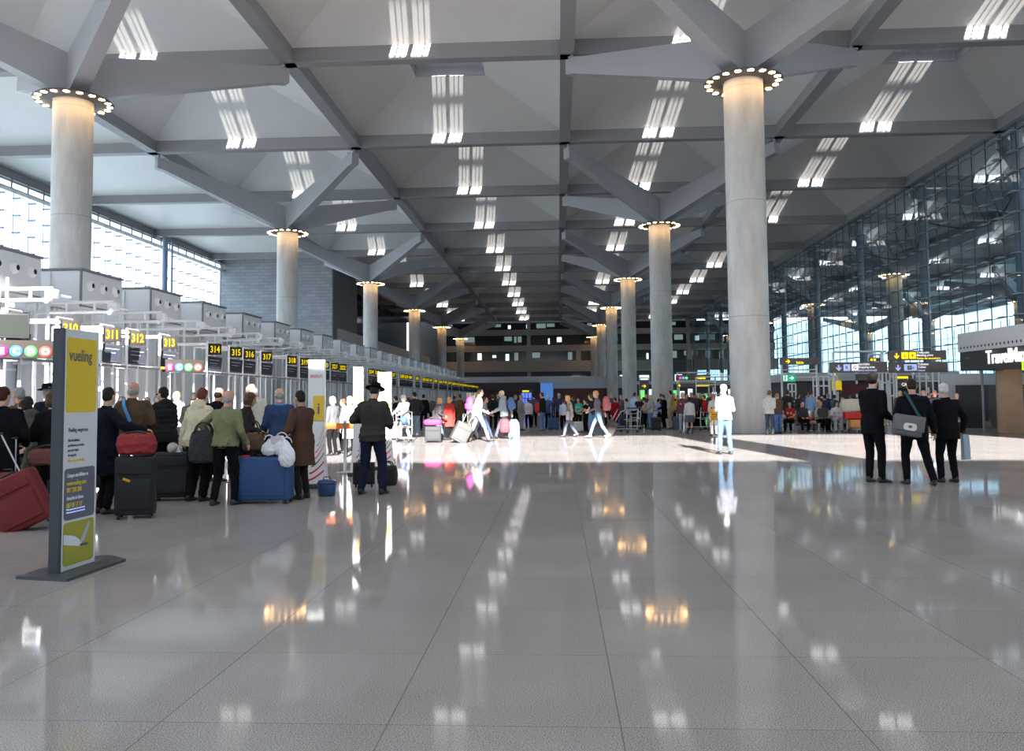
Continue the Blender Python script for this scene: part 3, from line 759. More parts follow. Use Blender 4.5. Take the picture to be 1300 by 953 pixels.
for x in (-w*.3, w*.3): g.tube((x, .08, -.12), (x, .08, h+.1), .03)
g.build('hanger', M_TRIM, o)
o, bd, w, h = board('direction_board', 1053, 1126, 459, 473, YS, 'grey-brown direction board with pale arrow for the shopping area')
g = MB(); arrow(g, -w*.34, h*.45, h*.6, 'down', M_BLUEL); g.build('arrow', None, bd)
for k, x in enumerate((-.24, -.10)):
    g = rrect(h*.62, h*.62, .03, M_BLUEL if k == 0 else M_WLET); q = g.build('pictogram', None, bd, (w*x-h*.1, -.036, h*.17)); lettering('R' if k == 0 else 'G', h*.45, q, (h*.31, -.004, h*.15), M_TTXT, align='CENTER', bold=.004)
for t_, z, m_ in (('Geschäfte', .70, M_WLET), ('Shopping area', .42, M_WLET), ('Zona comercial', .12, M_BLUEL)): lettering(t_, h*.28, bd, (-w*.01, -.037, h*z), m_, bold=.003)
g = MB(); P_ = M_TRIM
for x in (-w*.42, w*.42): g.tube((x, .09, -at(1053, 473, YS).z), (x, .09, h+.5), .045)
g.tube((-w*.42, .09, h+.5), (w*.5, .09, h+.5), .04); g.build('post', M_TUBE, o)
o, bd, w, h = board('direction_board', 1128, 1203, 459, 473, YS, 'grey-brown direction board with pale arrow and toilet pictogram, under the yellow one')
g = MB(); arrow(g, -w*.34, h*.45, h*.6, 'down', M_BLUEL); g.build('arrow', None, bd)
g = rrect(h*1.2, h*.62, .03, M_BLUEL); q = g.build('pictogram', None, bd, (-w*.24, -.036, h*.17)); lettering('♿ii', h*.4, q, (h*.6, -.004, h*.16), M_TTXT, align='CENTER', bold=.004)
for t_, z, m_ in (('Toiletten', .70, M_WLET), ('Toilets', .42, M_WLET), ('Aseos', .12, M_BLUEL)): lettering(t_, h*.28, bd, (-w*.01, -.037, h*z), m_, bold=.003)
g = MB()
for x in (-w*.36, w*.36): g.tube((x, .09, -at(1053, 473, YS).z), (x, .09, h+.05), .045)
g.build('post', M_TUBE, o)
YS2 = 42.0
o, bd, w, h = board('direction_board', 990, 1041, 454, 463, YS2, 'dark board with a yellow arrow and exit word, beside the big front column')
g = MB(); arrow(g, -w*.3, h*.5, h*.7, 'right', M_YEL); g.build('arrow', None, bd); lettering('Salida', h*.5, bd, (-w*.1, -.037, h*.15), M_YEL, bold=.004)
g = MB(); zb_ = at(990, 463, YS2).z
for x in (-w*.45, w*.42): g.tube((x, .09, -zb_), (x, .09, h), .05)
for z in (-.25, -.42, -.62): g.tube((-w*.45, .09, z), (w*.42, .09, z), .03)
g.build('post', M_TUBE, o)
o, bd, w, h = board('exit_sign', 993, 1009.5, 475, 484.5, YS2-.2, 'small green emergency exit sign with white running figure and arrow')
g = MB(); g.rbox((0, -.04, h/2), (w, .02, h), .005, mat('exit_green', (0.0, 0.28, 0.14), .4, emit=(0, .5, .25), es=.35), smooth=False, seg=1); q = g.build('green_face', None, o)
g = MB(); arrow(g, w*.22, h*.5, h*.6, 'right', M_WLET); g2 = MB(); g2.box(-w*.42, -w*.12, -.054, -.052, h*.12, h*.88, M_WLET)
me = g.mesh('arrow'); me.transform(Matrix.Translation((0, -.02, 0))); link('arrow', me, q); g2.build('door_pictogram', None, q)
g = MB(); g.path([(-w*.30, -.056, h*.7), (-w*.27, -.056, h*.45), (-w*.34, -.056, h*.2)], .025, 6, M_TTXT); g.ell((-w*.29, -.056, h*.8), (.03, .01, .03), M_TTXT); g.build('running_figure', None, q)
g = MB(); g.tube((0, .02, h), (0, .02, h+.5), .02); g.build('hanger', M_TRIM, o)
# boards further back
def flatboard(px0, px1, py0, py1, Y, label, items, base=True, size=.62):
    o, bd, w, h = board('direction_board', px0, px1, py0, py1, Y, label)
    for t_, fx_, m_ in items: lettering(t_, h*size, bd, (w*fx_, -.04, h*.24), m_, bold=.01)
    g = MB(); z = at(px0, py1, Y).z
    for x in (-w*.45, w*.45): g.tube((x, .1, -z), (x, .1, h+.2), .06)
    g.tube((-w*.45, .1, h+.2), (w*.45, .1, h+.2), .05); g.build('post', M_TUBE, o); return o
M_DOTR = mat('dot_red', (.8, .05, .2), .5, emit=(.9, .1, .3), es=.5); M_DOTB = mat('dot_blue', (.1, .25, .8), .5, emit=(.15, .4, 1), es=.5); M_DOTG = mat('dot_green', (.1, .6, .15), .5, emit=(.2, .9, .2), es=.5)
flatboard(858, 902, 475.5, 483, 74, 'dark board with coloured dots and yellow squares behind the crowd', [('●', -.42, M_DOTR), ('●', -.33, M_DOTB), ('●', -.24, M_DOTG), ('→■■', .08, M_YEL)])
flatboard(860, 908, 486, 491.5, 73, 'dark board with a row of yellow squares, below the dotted board', [('■', -.48, M_YEL), ('→■■■■■', -.02, M_YEL)])
flatboard(812, 824, 482, 495, 80, 'small dark board with yellow marks between two far columns', [('→', -.3, M_YEL)], size=.5)
flatboard(1054, 1064, 482, 497, 44, 'narrow upright dark board with yellow characters near the seated travellers', [('▒', -.3, M_YEL)], size=.8)
flatboard(1134, 1162, 476, 481.5, 50.5, 'dark board with six small yellow squares seen between the suited men', [('→■■■■■', -.48, M_YEL)])
flatboard(1128, 1182, 482, 492, 51, 'dark shop fascia board with white lettering behind the suited men', [('CAFE', -.2, M_WLET)], size=.55)
flatboard(1086, 1130, 474, 483, 49.5, 'dark blue-grey overhead board behind the shopping board', [('▬▬', -.1, M_WLET)], size=.5)
flatboard(1103, 1119, 454, 459, 50, 'tiny black board with yellow marks above the shopping board', [('■ ■', -.4, M_YEL)], size=.7)
flatboard(1053, 1060, 473.5, 477.5, 43, 'tiny yellow and blue square sign', [('■', -.45, M_DOTB), ('■', .1, M_YEL)], size=.9)

# ------------------------------------------------------------------ travel shop
XS = 16.0
ya = atx(1216, 440, XS).y; yb = 22.0
zt_ = atx(1216, 424, XS).z; zm_ = atx(1216, 447.5, XS).z; zl_ = atx(1216, 471, XS).z
M_FAS = mat('shop_fascia_grey', (0.48, 0.49, 0.52), 0.45, spec=0.4); M_FBLK = mat('shop_black_band', (0.02, 0.021, 0.026), 0.35)
M_WOOD = mat('shop_wood', (0.50, 0.32, 0.20), 0.45, nscale=2.5, namt=0.2); M_SGL = glass_mat('shop_glass', (0.75, 0.87, 0.88))
shop = thing('travel_shop', 'travel shop with a grey fascia over a black band with big white lettering', 'shop', (XS, ya, 0))
dy = yb-ya
g = MB(); g.box(0, 12, dy, 0, zm_, zt_); fa = g.build('fascia', M_FAS, shop)
g = MB(); y = -.25
while y > dy:
    k = 0
    me_y = y; g.lathe([(0, 0), (.055, 0)], 10, cap=False, c=(0, 0, 0)) if False else None
    g.add([(-.004, y + .055*math.cos(2*PI*i/10), zm_+.16+.055*math.sin(2*PI*i/10)) for i in range(10)], [tuple(range(10))]); y -= .27
g.build('vent_hole', M_BLACK, fa)['kind'] = 'stuff'
g = MB(); g.box(.05, 12, dy, -.04, zl_, zm_); bnd = g.build('black_band', M_FBLK, shop)
yt = atx(1253, 455, XS).y - ya
t = lettering('TravelMax', .70, bnd, (-.03, yt, zl_+.20*1.0), M_WLET, bold=.014, sx=.92, rz=-PI/2, ext=.02)
t = lettering('Salidas  ▫', .13, bnd, (.03, -.5, zl_+.45), mat('dim_yellow', (.25, .2, .03), .5), rz=-PI/2)
g = MB(); g.box(-.02, .3, yt-2.9, yt-2.35, zl_-.12, zl_+.22, mat('lime_sign', (0.35, 0.75, 0.0), .4, emit=(.5, 1, 0), es=.4)); g.build('lime_sign', None, shop)
YF_ = -.9
g = MB(); g.box(1.0, 1.7, YF_-.5, YF_+.1, 0, zl_); g.build('wood_pillar', M_WOOD, shop); g = MB(); g.box(8.8, 9.4, YF_-.5, YF_+.1, 0, zl_); g.build('wood_pillar', M_WOOD, shop)
g = MB(); g.add([(.45, YF_, 0), (1.0, YF_, 0), (1.0, YF_, zl_), (.45, YF_, zl_)], [(0, 1, 2, 3)]); g.add([(1.7, YF_, .55), (8.8, YF_, .55), (8.8, YF_, zl_), (1.7, YF_, zl_)], [(0, 1, 2, 3)]); g.build('glass_front', M_SGL, shop)
g = MB(); g.rbox((5.25, YF_-.05, .28), (7.1, .7, .56), .02, M_WOOD, smooth=False, seg=1); g.build('wooden_sill_bench', None, shop)
g = MB()
for x in (1.75, 3.3, 3.6, 5.5, 7.4): g.box(x, x+.08, YF_-.04, YF_+.04, .55, zl_)
g.box(1.7, 8.8, YF_-.04, YF_+.04, 1.62, 1.68); g.box(.42, .48, YF_-.04, YF_+.04, 0, zl_); g.build('door_frame', M_TRIM, shop)
g = MB(); g.box(1.2, 9.5, YF_+5, YF_+5.2, 0, zl_, M_BOOTH)
for k in range(6):
    g.box(1.7+k*1.2, 2.7+k*1.2, YF_+4.5, YF_+4.9, 0, 1.9, M_DARK)
g.build('back_shelving', None, shop)

# ------------------------------------------------------------------ far shop band at the end of the hall
YQ = 128.0
def fbox(px0, px1, py0, py1, Y, dep, m, name, label, cat):
    a = at(px0, py1, Y); b = at(px1, py0, Y)
    g = MB(); g.box(a.x, b.x, Y, Y+dep, a.z, b.z)
    return tag(g.build(name, m), label, cat)
M_NAVY = mat('navy_band', (0.012, 0.014, 0.03), 0.4); M_MAR = mat('maroon_panel', (0.09, 0.012, 0.018), 0.4)
p0 = at(598, 486, YQ); p1 = at(745, 477, YQ)
kiosk = thing('shop_block', 'low shop block with pale roof edge and navy band closing the hall', 'shop', (p0.x, YQ, 0))
W = p1.x-p0.x
g = MB(); g.box(-1, W, 0, 14, p0.z, p1.z); g.build('roof_edge', M_FAS, kiosk)
g = MB(); g.box(-.8, W-.3, .3, 13, at(600, 497, YQ).z, p0.z); g.build('navy_band', M_NAVY, kiosk)
g = MB(); g.box(1.3, W-.6, .9, 12, 0, at(600, 497, YQ).z); g.build('maroon_wall', M_MAR, kiosk)
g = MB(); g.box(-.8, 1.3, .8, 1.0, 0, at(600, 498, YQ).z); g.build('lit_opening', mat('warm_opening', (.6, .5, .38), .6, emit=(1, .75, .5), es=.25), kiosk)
p0 = at(685, 486, YQ-6); p1 = at(800, 477, YQ-6)
k2 = thing('shop_block', 'grey-fronted low shop block beside the far columns', 'shop', (p0.x, YQ-6, 0)); W = p1.x-p0.x
g = MB(); g.box(0, W, 0, 5, p0.z, p1.z); g.build('roof_edge', M_FAS, k2)
g = MB(); g.box(2.0, W, .2, 5, at(600, 494, YQ-6).z, p0.z); g.build('grey_band', M_PALEB, k2)
g = MB(); g.box(2, W-.5, .6, 5, 0, at(600, 494, YQ-6).z); g.build('maroon_wall', M_MAR, k2)
p0 = at(687, 548, YQ-8); p1 = at(702, 486, YQ-8)
o = thing('blue_panel', 'tall bright blue panel standing between the two far shops', 'panel', (p0.x, YQ-8, 0))
g = MB(); g.rbox(((p1.x-p0.x)/2, .1, p1.z/2), (p1.x-p0.x, .2, p1.z), .03, mat('bright_blue', (.08, .25, .65), .4, emit=(.1, .3, .8), es=.25), smooth=False, seg=1); g.build('face', None, o)
g = MB(); g.box(-.05, 0, -.02, .22, 0, p1.z+.05); g.box((p1.x-p0.x), (p1.x-p0.x)+.05, -.02, .22, 0, p1.z+.05); g.build('frame', M_FAS, o)
p0 = at(662, 513, YQ-9); p1 = at(675, 498, YQ-9)
o = thing('flight_display', 'bank of blue flight screens below a yellow strip at the far shops', 'flight display', (p0.x, YQ-9, 0)); W = p1.x-p0.x; H = p1.z-p0.z
g = MB(); g.box(-.1, W+.1, 0, .3, p0.z-.1, p1.z+.35, M_DARK); g.box(W*.4, W*.6, .05, .25, 0, p0.z, M_DARK); g.build('casing', None, o)
for i in range(3):
    for j in range(2):
        g = MB(); g.box(W*i/3+.05, W*(i+1)/3-.05, -.02, 0, p0.z+H*j/2+.05, p0.z+H*(j+1)/2-.05, mat('blue_screen', (.02, .04, .4), .3, emit=(.1, .2, 1), es=.7)); g.build('screen', None, o)
g = MB(); g.box(W*.1, W*.75, -.02, 0, p1.z+.08, p1.z+.3, M_YEL); g.build('yellow_strip', None, o)
# maroon wall and striped gates behind the seated travellers
fbox(1068, 1108, 487, 500, 46, .3, M_MAR, 'wall_panel', 'maroon wall panel behind the seated travellers', 'panel')
def gate(px0, px1, py0, Y, n, label):
    a = at(px0, 506, Y); b = at(px1, py0, Y); o = thing('tube_gate', label, 'gate frame', (a.x, Y, 0)); W = b.x-a.x
    g = MB()
    for k in range(n): g.tube((W*k/(n-1), 0, 0), (W*k/(n-1), 0, b.z), .045, n=8)
    
    for z in (b.z*.55, b.z*.8, b.z): g.tube((0, 0, z), (W, 0, z), .04, n=8)
    g.build('bars', M_TUBE, o)
gate(1117, 1134, 472, 43.0, 5, 'white barred frame right behind the slim suited man')
gate(1160, 1192, 470, 45.0, 5, 'white barred frame between the stocky and white-haired suited men')
gate(1033, 1052, 478, 47.0, 4, 'white barred frame behind the man in the blue shirt')
gate(1001, 1010, 487, 47.0, 3, 'white barred frame near the green exit sign')
gate(884, 932, 478, 66.0, 3, 'wide white frame behind the man in the white cap')
# backs of shops along the glass front
o = thing('shop_block', 'long low shop block behind the seated travellers', 'shop', (at(1010, 500, 52).x, 52, 0))
g = MB(); g.box(0, 9.5, 0, 10, 0, 2.4, M_DKWALL); g.build('dark_wall', None, o); g = MB(); g.box(-.2, 9.7, -.2, 10, 2.4, 2.9, M_FAS); g.build('roof_edge', None, o)
o = thing('shop_block', 'dark shop with green lit shelves behind the crowd', 'shop', (at(806, 500, 96).x, 96, 0))
g = MB(); g.box(0, 14, 0, 8, 0, 3.0, M_DKWALL); g.build('dark_wall', None, o); g = MB(); g.box(-.2, 14.2, -.2, 8, 3.0, 3.35, M_FAS); g.build('roof_edge', None, o)
g = MB(); rnd = random.Random(5)
for k in range(14): g.box(.6+k*.9, 1.1+k*.9, -.06, -.02, rnd.uniform(.8, 1.6), rnd.uniform(1.9, 2.6), rnd.choice([M_DOTG, M_LIT, M_YEL, M_DIML]))
g.build('lit_shelves', None, o)
# ------------------------------------------------------------------ people
V = Vector
def two_bone(a, t, l1, l2, hint):
    """middle joint of a chain from a to t bending towards hint"""
    d = t - a; L = d.length
    if L > (l1+l2)*0.998: t = a + d*((l1+l2)*0.998/L); d = t-a; L = d.length
    u = d.normalized(); c = (l1*l1 + L*L - l2*l2)/(2*L); h = math.sqrt(max(0, l1*l1 - c*c))
    n = hint - u*hint.dot(u); n = n.normalized() if n.length > 1e-5 else u.orthogonal().normalized()
    return a + u*c + n*h, t
def capsule(mb, p0, p1, r0, r1, n=12, m=None):
    p0 = V(p0); p1 = V(p1); d = p1-p0
    if d.length < 1e-5: d = V((0, 0, 1e-3))
    u = d.normalized(); a = u.orthogonal().normalized(); b = u.cross(a); rings = []
    for p, r, s0, s1 in ((p0, r0, -90, 0), (p1, r1, 0, 90)):
        for k in range(5):
            ph = math.radians(s0 + (s1-s0)*k/4); rr = max(r*math.cos(ph), 1e-4); c = p + u*(r*math.sin(ph))
            rings.append([c + (a*math.cos(2*PI*i/n) + b*math.sin(2*PI*i/n))*rr for i in range(n)])
    mb.loft(rings, m)
def ering(c, x, y, rx, ry, n=24, e=2.3):
    out = []
    for i in range(n):
        t = 2*PI*i/n; ct, st = math.cos(t), math.sin(t)
        out.append(c + x*(rx*math.copysign(abs(ct)**(2/e), ct)) + y*(ry*math.copysign(abs(st)**(2/e), st)))
    return out
def remesh(mb, name, vox, smooth=4, noise_amt=0.0, nsc=7.0, seed=0):
    me = mb.mesh(name); ob = bpy.data.objects.new(name, me); COL.objects.link(ob)
    r = ob.modifiers.new('r', 'REMESH'); r.mode = 'VOXEL'; r.voxel_size = vox; r.use_smooth_shade = True
    if smooth:
        s = ob.modifiers.new('s', 'SMOOTH'); s.factor = 0.5; s.iterations = smooth
    bpy.context.view_layer.update()
    out = bpy.data.meshes.new_from_object(ob.evaluated_get(bpy.context.evaluated_depsgraph_get()))
    bpy.data.objects.remove(ob); bpy.data.meshes.remove(me); out.name = name; out.materials.clear()
    if noise_amt:
        n = len(out.vertices); co = np.empty(n*3, np.float32); no = np.empty(n*3, np.float32)
        out.vertices.foreach_get('co', co); out.vertices.foreach_get('normal', no); co = co.reshape(-1, 3); no = no.reshape(-1, 3)
        # cloth folds: summed skewed waves, deeper low on each piece
        rs = np.random.RandomState(seed); f = np.zeros(n)
        for k in range(9):
            w = rs.randn(3)*np.array([1.0, 1.0, 0.55]); w = w/np.linalg.norm(w)*nsc*rs.uniform(.7, 2.6); ph = rs.uniform(0, 6.28)
            warp = 0.9*np.sin(co @ (rs.randn(3)*4.0) + rs.uniform(0, 6.28))
            s_ = np.sin(co @ w*3.0 + ph + warp*1.6); f += (1-np.abs(s_))**2*rs.uniform(.5, 1.0)
        f = (f/9 - .3)*noise_amt*3
        co = co + no*f[:, None]; out.vertices.foreach_set('co', co.astype(np.float32).ravel()); out.update()
    out.polygons.foreach_set('use_smooth', [True]*len(out.polygons))
    return out

class Pose:
    """everything in metres for a body 1.75 m tall, facing +Y, right hand at +X"""
    def __init__(s, female=False, pz=.95, lean=0, head=(0, 0), rh=None, lh=None, re=None, le=None, rf=(.11, 0, .075), lf=(-.11, 0, .075), rk=None, lk=None, fyaw=8, girth=1.0,
                 curl=.35, rcurl=None, lcurl=None, shrug=0, py=0.0, roll=0, rfy=None, lfy=None, rpitch=0, lpitch=0):
        s.__dict__.update(locals()); s.f = female
        fw = .158 if female else .178
        s.up = V((math.sin(math.radians(roll)), math.sin(math.radians(lean)), math.cos(math.radians(lean)))).normalized()
        s.fd = (V((0, 1, 0)) - s.up*s.up.y).normalized(); s.rt = s.fd.cross(s.up)
        s.P = V((0, py, pz))
        s.shr = s.P + s.up*.440 + s.rt*fw; s.shl = s.P + s.up*.440 - s.rt*fw
        s.nb = s.P + s.up*.515
        hy, hp = head
        q = Matrix.Rotation(math.radians(-hy), 3, 'Z') @ Matrix.Rotation(math.radians(-hp), 3, 'X')
        s.hu = (q @ V((0, math.sin(math.radians(lean*.35)), math.cos(math.radians(lean*.35))))).normalized(); s.hf = (q @ V((0, 1, 0))); s.hf = (s.hf - s.hu*s.hf.dot(s.hu)).normalized(); s.hr = s.hf.cross(s.hu)
        s.hc = s.nb + s.up*.035 + s.hu*.122 + s.fd*.024
        rh = V(rh) if rh else V((fw+.10, .06, pz-.14)); lh = V(lh) if lh else V((-fw-.10, .06, pz-.14))
        s.el_r, s.wr_r = two_bone(s.shr, rh, .29, .26, V(re) if re else V((.35, -1, -.1)))
        s.el_l, s.wr_l = two_bone(s.shl, lh, .29, .26, V(le) if le else V((-.35, -1, -.1)))
        s.hpr = s.P + V((.092, 0, -.03)); s.hpl = s.P + V((-.092, 0, -.03))
        s.kn_r, s.an_r = two_bone(s.hpr, V(rf), .44, .415, V(rk) if rk else V((.08, 1, 0)))
        s.kn_l, s.an_l = two_bone(s.hpl, V(lf), .44, .415, V(lk) if lk else V((-.08, 1, 0)))
        s.rfy = math.radians(-fyaw if rfy is None else rfy); s.lfy = math.radians(fyaw if lfy is None else lfy)

def torso_rings(p, a, b, add=0.0, flat=False):
    g = p.girth; f = p.f
    T = [(-.09, .150, .100, 0), (-.03, .170, .118, -.008), (.04, .160 if f else .158, .112, -.004), (.12, .132 if f else .148, .100, .004), (.20, .140 if f else .155, .106, .006), (.29, .152 if f else .168, .120, .008),
         (.37, .160 if f else .182, .116, .004), (.43, .142 if f else .165, .094, -.004), (.475, .100 if f else .115, .078, -.010), (.505, .070, .066, -.010), (.53, .056, .060, -.004)]
    out = []
    for t, rx, ry, dy in T:
        if t < a or t > b: continue
        k = g if t < .35 else (1 + (g-1)*.4)
        kb = (g-1)*.07 if t < .25 else 0
        out.append(ering(p.P + p.up*t + p.fd*(dy+kb), p.rt, p.fd, rx*k+add, ry*k+kb+add))
    return out
def hand(mb, wr, d, side, n, curl, fat=1.0):
    """palm + five fingers; d along the hand, n palm normal, side +1 right hand"""
    d = d.normalized(); n = (n - d*n.dot(d)).normalized(); w = d.cross(n)*side   # w towards the thumb
    rings = []
    for t, a, b in ((-.02, .024, .019), (.015, .028, .017), (.05, .038, .015), (.085, .040, .013), (.095, .036, .010)):
        rings.append(ering(wr + d*t, w, n, a*fat, b*fat, 14))
    mb.loft(rings)
    for k, (o, L, r) in enumerate(((.030, .072, .0088), (.0105, .080, .0092), (-.0095, .074, .0088), (-.029, .058, .0078))):
        p = wr + d*.088 + w*o; dd = (d + w*o*1.6).normalized(); c = curl*(.75+.12*k)
        for s_, (f_, r0, r1) in enumerate(((.46, r, r*.95), (.30, r*.95, r*.88), (.24, r*.88, r*.75))):
            dd = (dd*math.cos(c) + n*math.sin(c)).normalized(); q = p + dd*L*f_; capsule(mb, p, q, r0, r1, 8); p = q
            n2 = n; 
    p = wr + d*.022 + w*.026; dd = (d*.62 + w*.62 + n*.35).normalized()
    for L, r0, r1 in ((.040, .0125, .0105), (.030, .0105, .0095), (.024, .0095, .0075)):
        q = p + dd*L; capsule(mb, p, q, r0, r1, 8); p = q; dd = (dd + d*.28 + n*.22*curl*2).normalized()
def head_mesh(mb, p):
    c, r, f, u = p.hc, p.hr, p.hf, p.hu; k = .95 if p.f else 1.0
    S = [(-.118, .052, .018, .014), (-.110, .046, .036, .030), (-.092, .036, .048, .046), (-.065, .022, .057, .064), (-.035, .010, .064, .080), (-.005, .004, .069, .090), (.03, -.002, .073, .096), (.06, -.006, .074, .096), (.088, -.009, .066, .086), (.108, -.010, .050, .066), (.120, -.010, .026, .034)]
    mb.loft([ering(c + u*t*k + f*y, r, f, a*k, b*k, 20, 2.1) for t, y, a, b in S])
    capsule(mb, c + f*.092*k + u*.012, c + f*.112*k - u*.028, .007, .0125, 8)                       # nose
    for s_ in (-1, 1):
        mb.ell((0, 0, 0), (.011, .018, .030), mtx=Matrix.Translation(c + r*.073*k*s_ - f*.006 - u*.010) @ Matrix((r, f, u)).transposed().to_4x4(), nu=10, nv=8)  # ear
        mb.ell((0, 0, 0), (.022, .010, .007), mtx=Matrix.Translation(c + r*.030*s_ + f*.088*k + u*.030) @ Matrix((r, f, u)).transposed().to_4x4(), nu=8, nv=6)   # brow
        capsule(mb, c + r*.028*s_ + f*.072*k - u*.028, c + r*.040*s_ + f*.050*k - u*.05, .018, .016, 8)      # cheek
    mb.ell((0, 0, 0), (.022, .010, .010), mtx=Matrix.Translation(c + f*.090*k - u*.058) @ Matrix((r, f, u)).transposed().to_4x4(), nu=10, nv=8)   # lips
    mb.ell((0, 0, 0), (.020, .014, .014), mtx=Matrix.Translation(c + f*.074*k - u*.096) @ Matrix((r, f, u)).transposed().to_4x4(), nu=10, nv=8)   # chin
M_EYE = mat('eye_dark', (.03, .02, .02), .3)
M_LIP = mat('lips', (.42, .16, .13), .5)
BODY = {}
def body_mesh(p, key):
    if key in BODY: return BODY[key]
    mb = MB()
    mb.loft(torso_rings(p, -1, 1, -.010)); g = .93 if p.f else 1.0
    capsule(mb, p.nb - p.up*.04, p.hc - p.hu*.06 - p.hf*.018, .058*g, .054*g)
    head_mesh(mb, p)
    for sh, el, wr, s_, cu, hn in ((p.shr, p.el_r, p.wr_r, 1, p.rcurl, None), (p.shl, p.el_l, p.wr_l, -1, p.lcurl, None)):
        capsule(mb, sh - p.rt*s_*.03 - p.up*.01, sh - p.up*.008, .046*g, .046*g); capsule(mb, sh, el, .046*g, .036*g); capsule(mb, el, el*.6+wr*.4, .037*g, .038*g); capsule(mb, el*.6+wr*.4, wr, .038*g, .024*g)
        d = (wr-el).normalized(); n = -p.rt*s_
        if abs(d.dot(n)) > .8: n = p.fd
        if d.z > -.3: n = V((0, 0, -1)) if abs(d.z) < .75 else -p.rt*s_
        hand(mb, wr + d*.01, d, s_, n, p.curl if cu is None else cu, .92 if p.f else 1.0)
    for hp, kn, an, s_ in ((p.hpr, p.kn_r, p.an_r, 1), (p.hpl, p.kn_l, p.an_l, -1)):
        capsule(mb, hp, kn, .080, .048); m_ = kn*.65+an*.35 - V((0, .006, 0)); capsule(mb, kn, m_, .047, .048); capsule(mb, m_, an, .048, .034)
        yw = p.rfy if s_ > 0 else p.lfy; fdir = V((-math.sin(yw), math.cos(yw), 0)); capsule(mb, an - fdir*.02 - V((0, 0, .03)), an + fdir*.13 - V((0, 0, .045)), .033, .026)
    if p.f:
        for s_ in (-1, 1): mb.ell(p.P + p.up*.30 + p.rt*.07*s_ + p.fd*.095, (.062, .05, .058), nu=12, nv=8)
    me = remesh(mb, 'body', .0085, 3)
    # eyes and mouth as skin zones
    me.materials.append(mat('skin', (.62, .38, .27), .5)); me.materials.append(M_EYE); me.materials.append(M_LIP)
    n = len(me.polygons); cs = np.empty(n*3, np.float32); me.polygons.foreach_get('center', cs); cs = cs.reshape(-1, 3) - np.array(p.hc)
    X = cs @ np.array(p.hr); Y = cs @ np.array(p.hf); Z = cs @ np.array(p.hu); mi = np.zeros(n, np.int32)
    mi[(Y > .07) & (((np.abs(X)-.030)/.014)**2 + ((Z-.010)/.007)**2 < 1)] = 1
    mi[(Y > .08) & ((X/.022)**2 + ((Z+.058)/.008)**2 < 1)] = 2
    me.polygons.foreach_set('material_index', mi); me.update()
    BODY[key] = me; return me

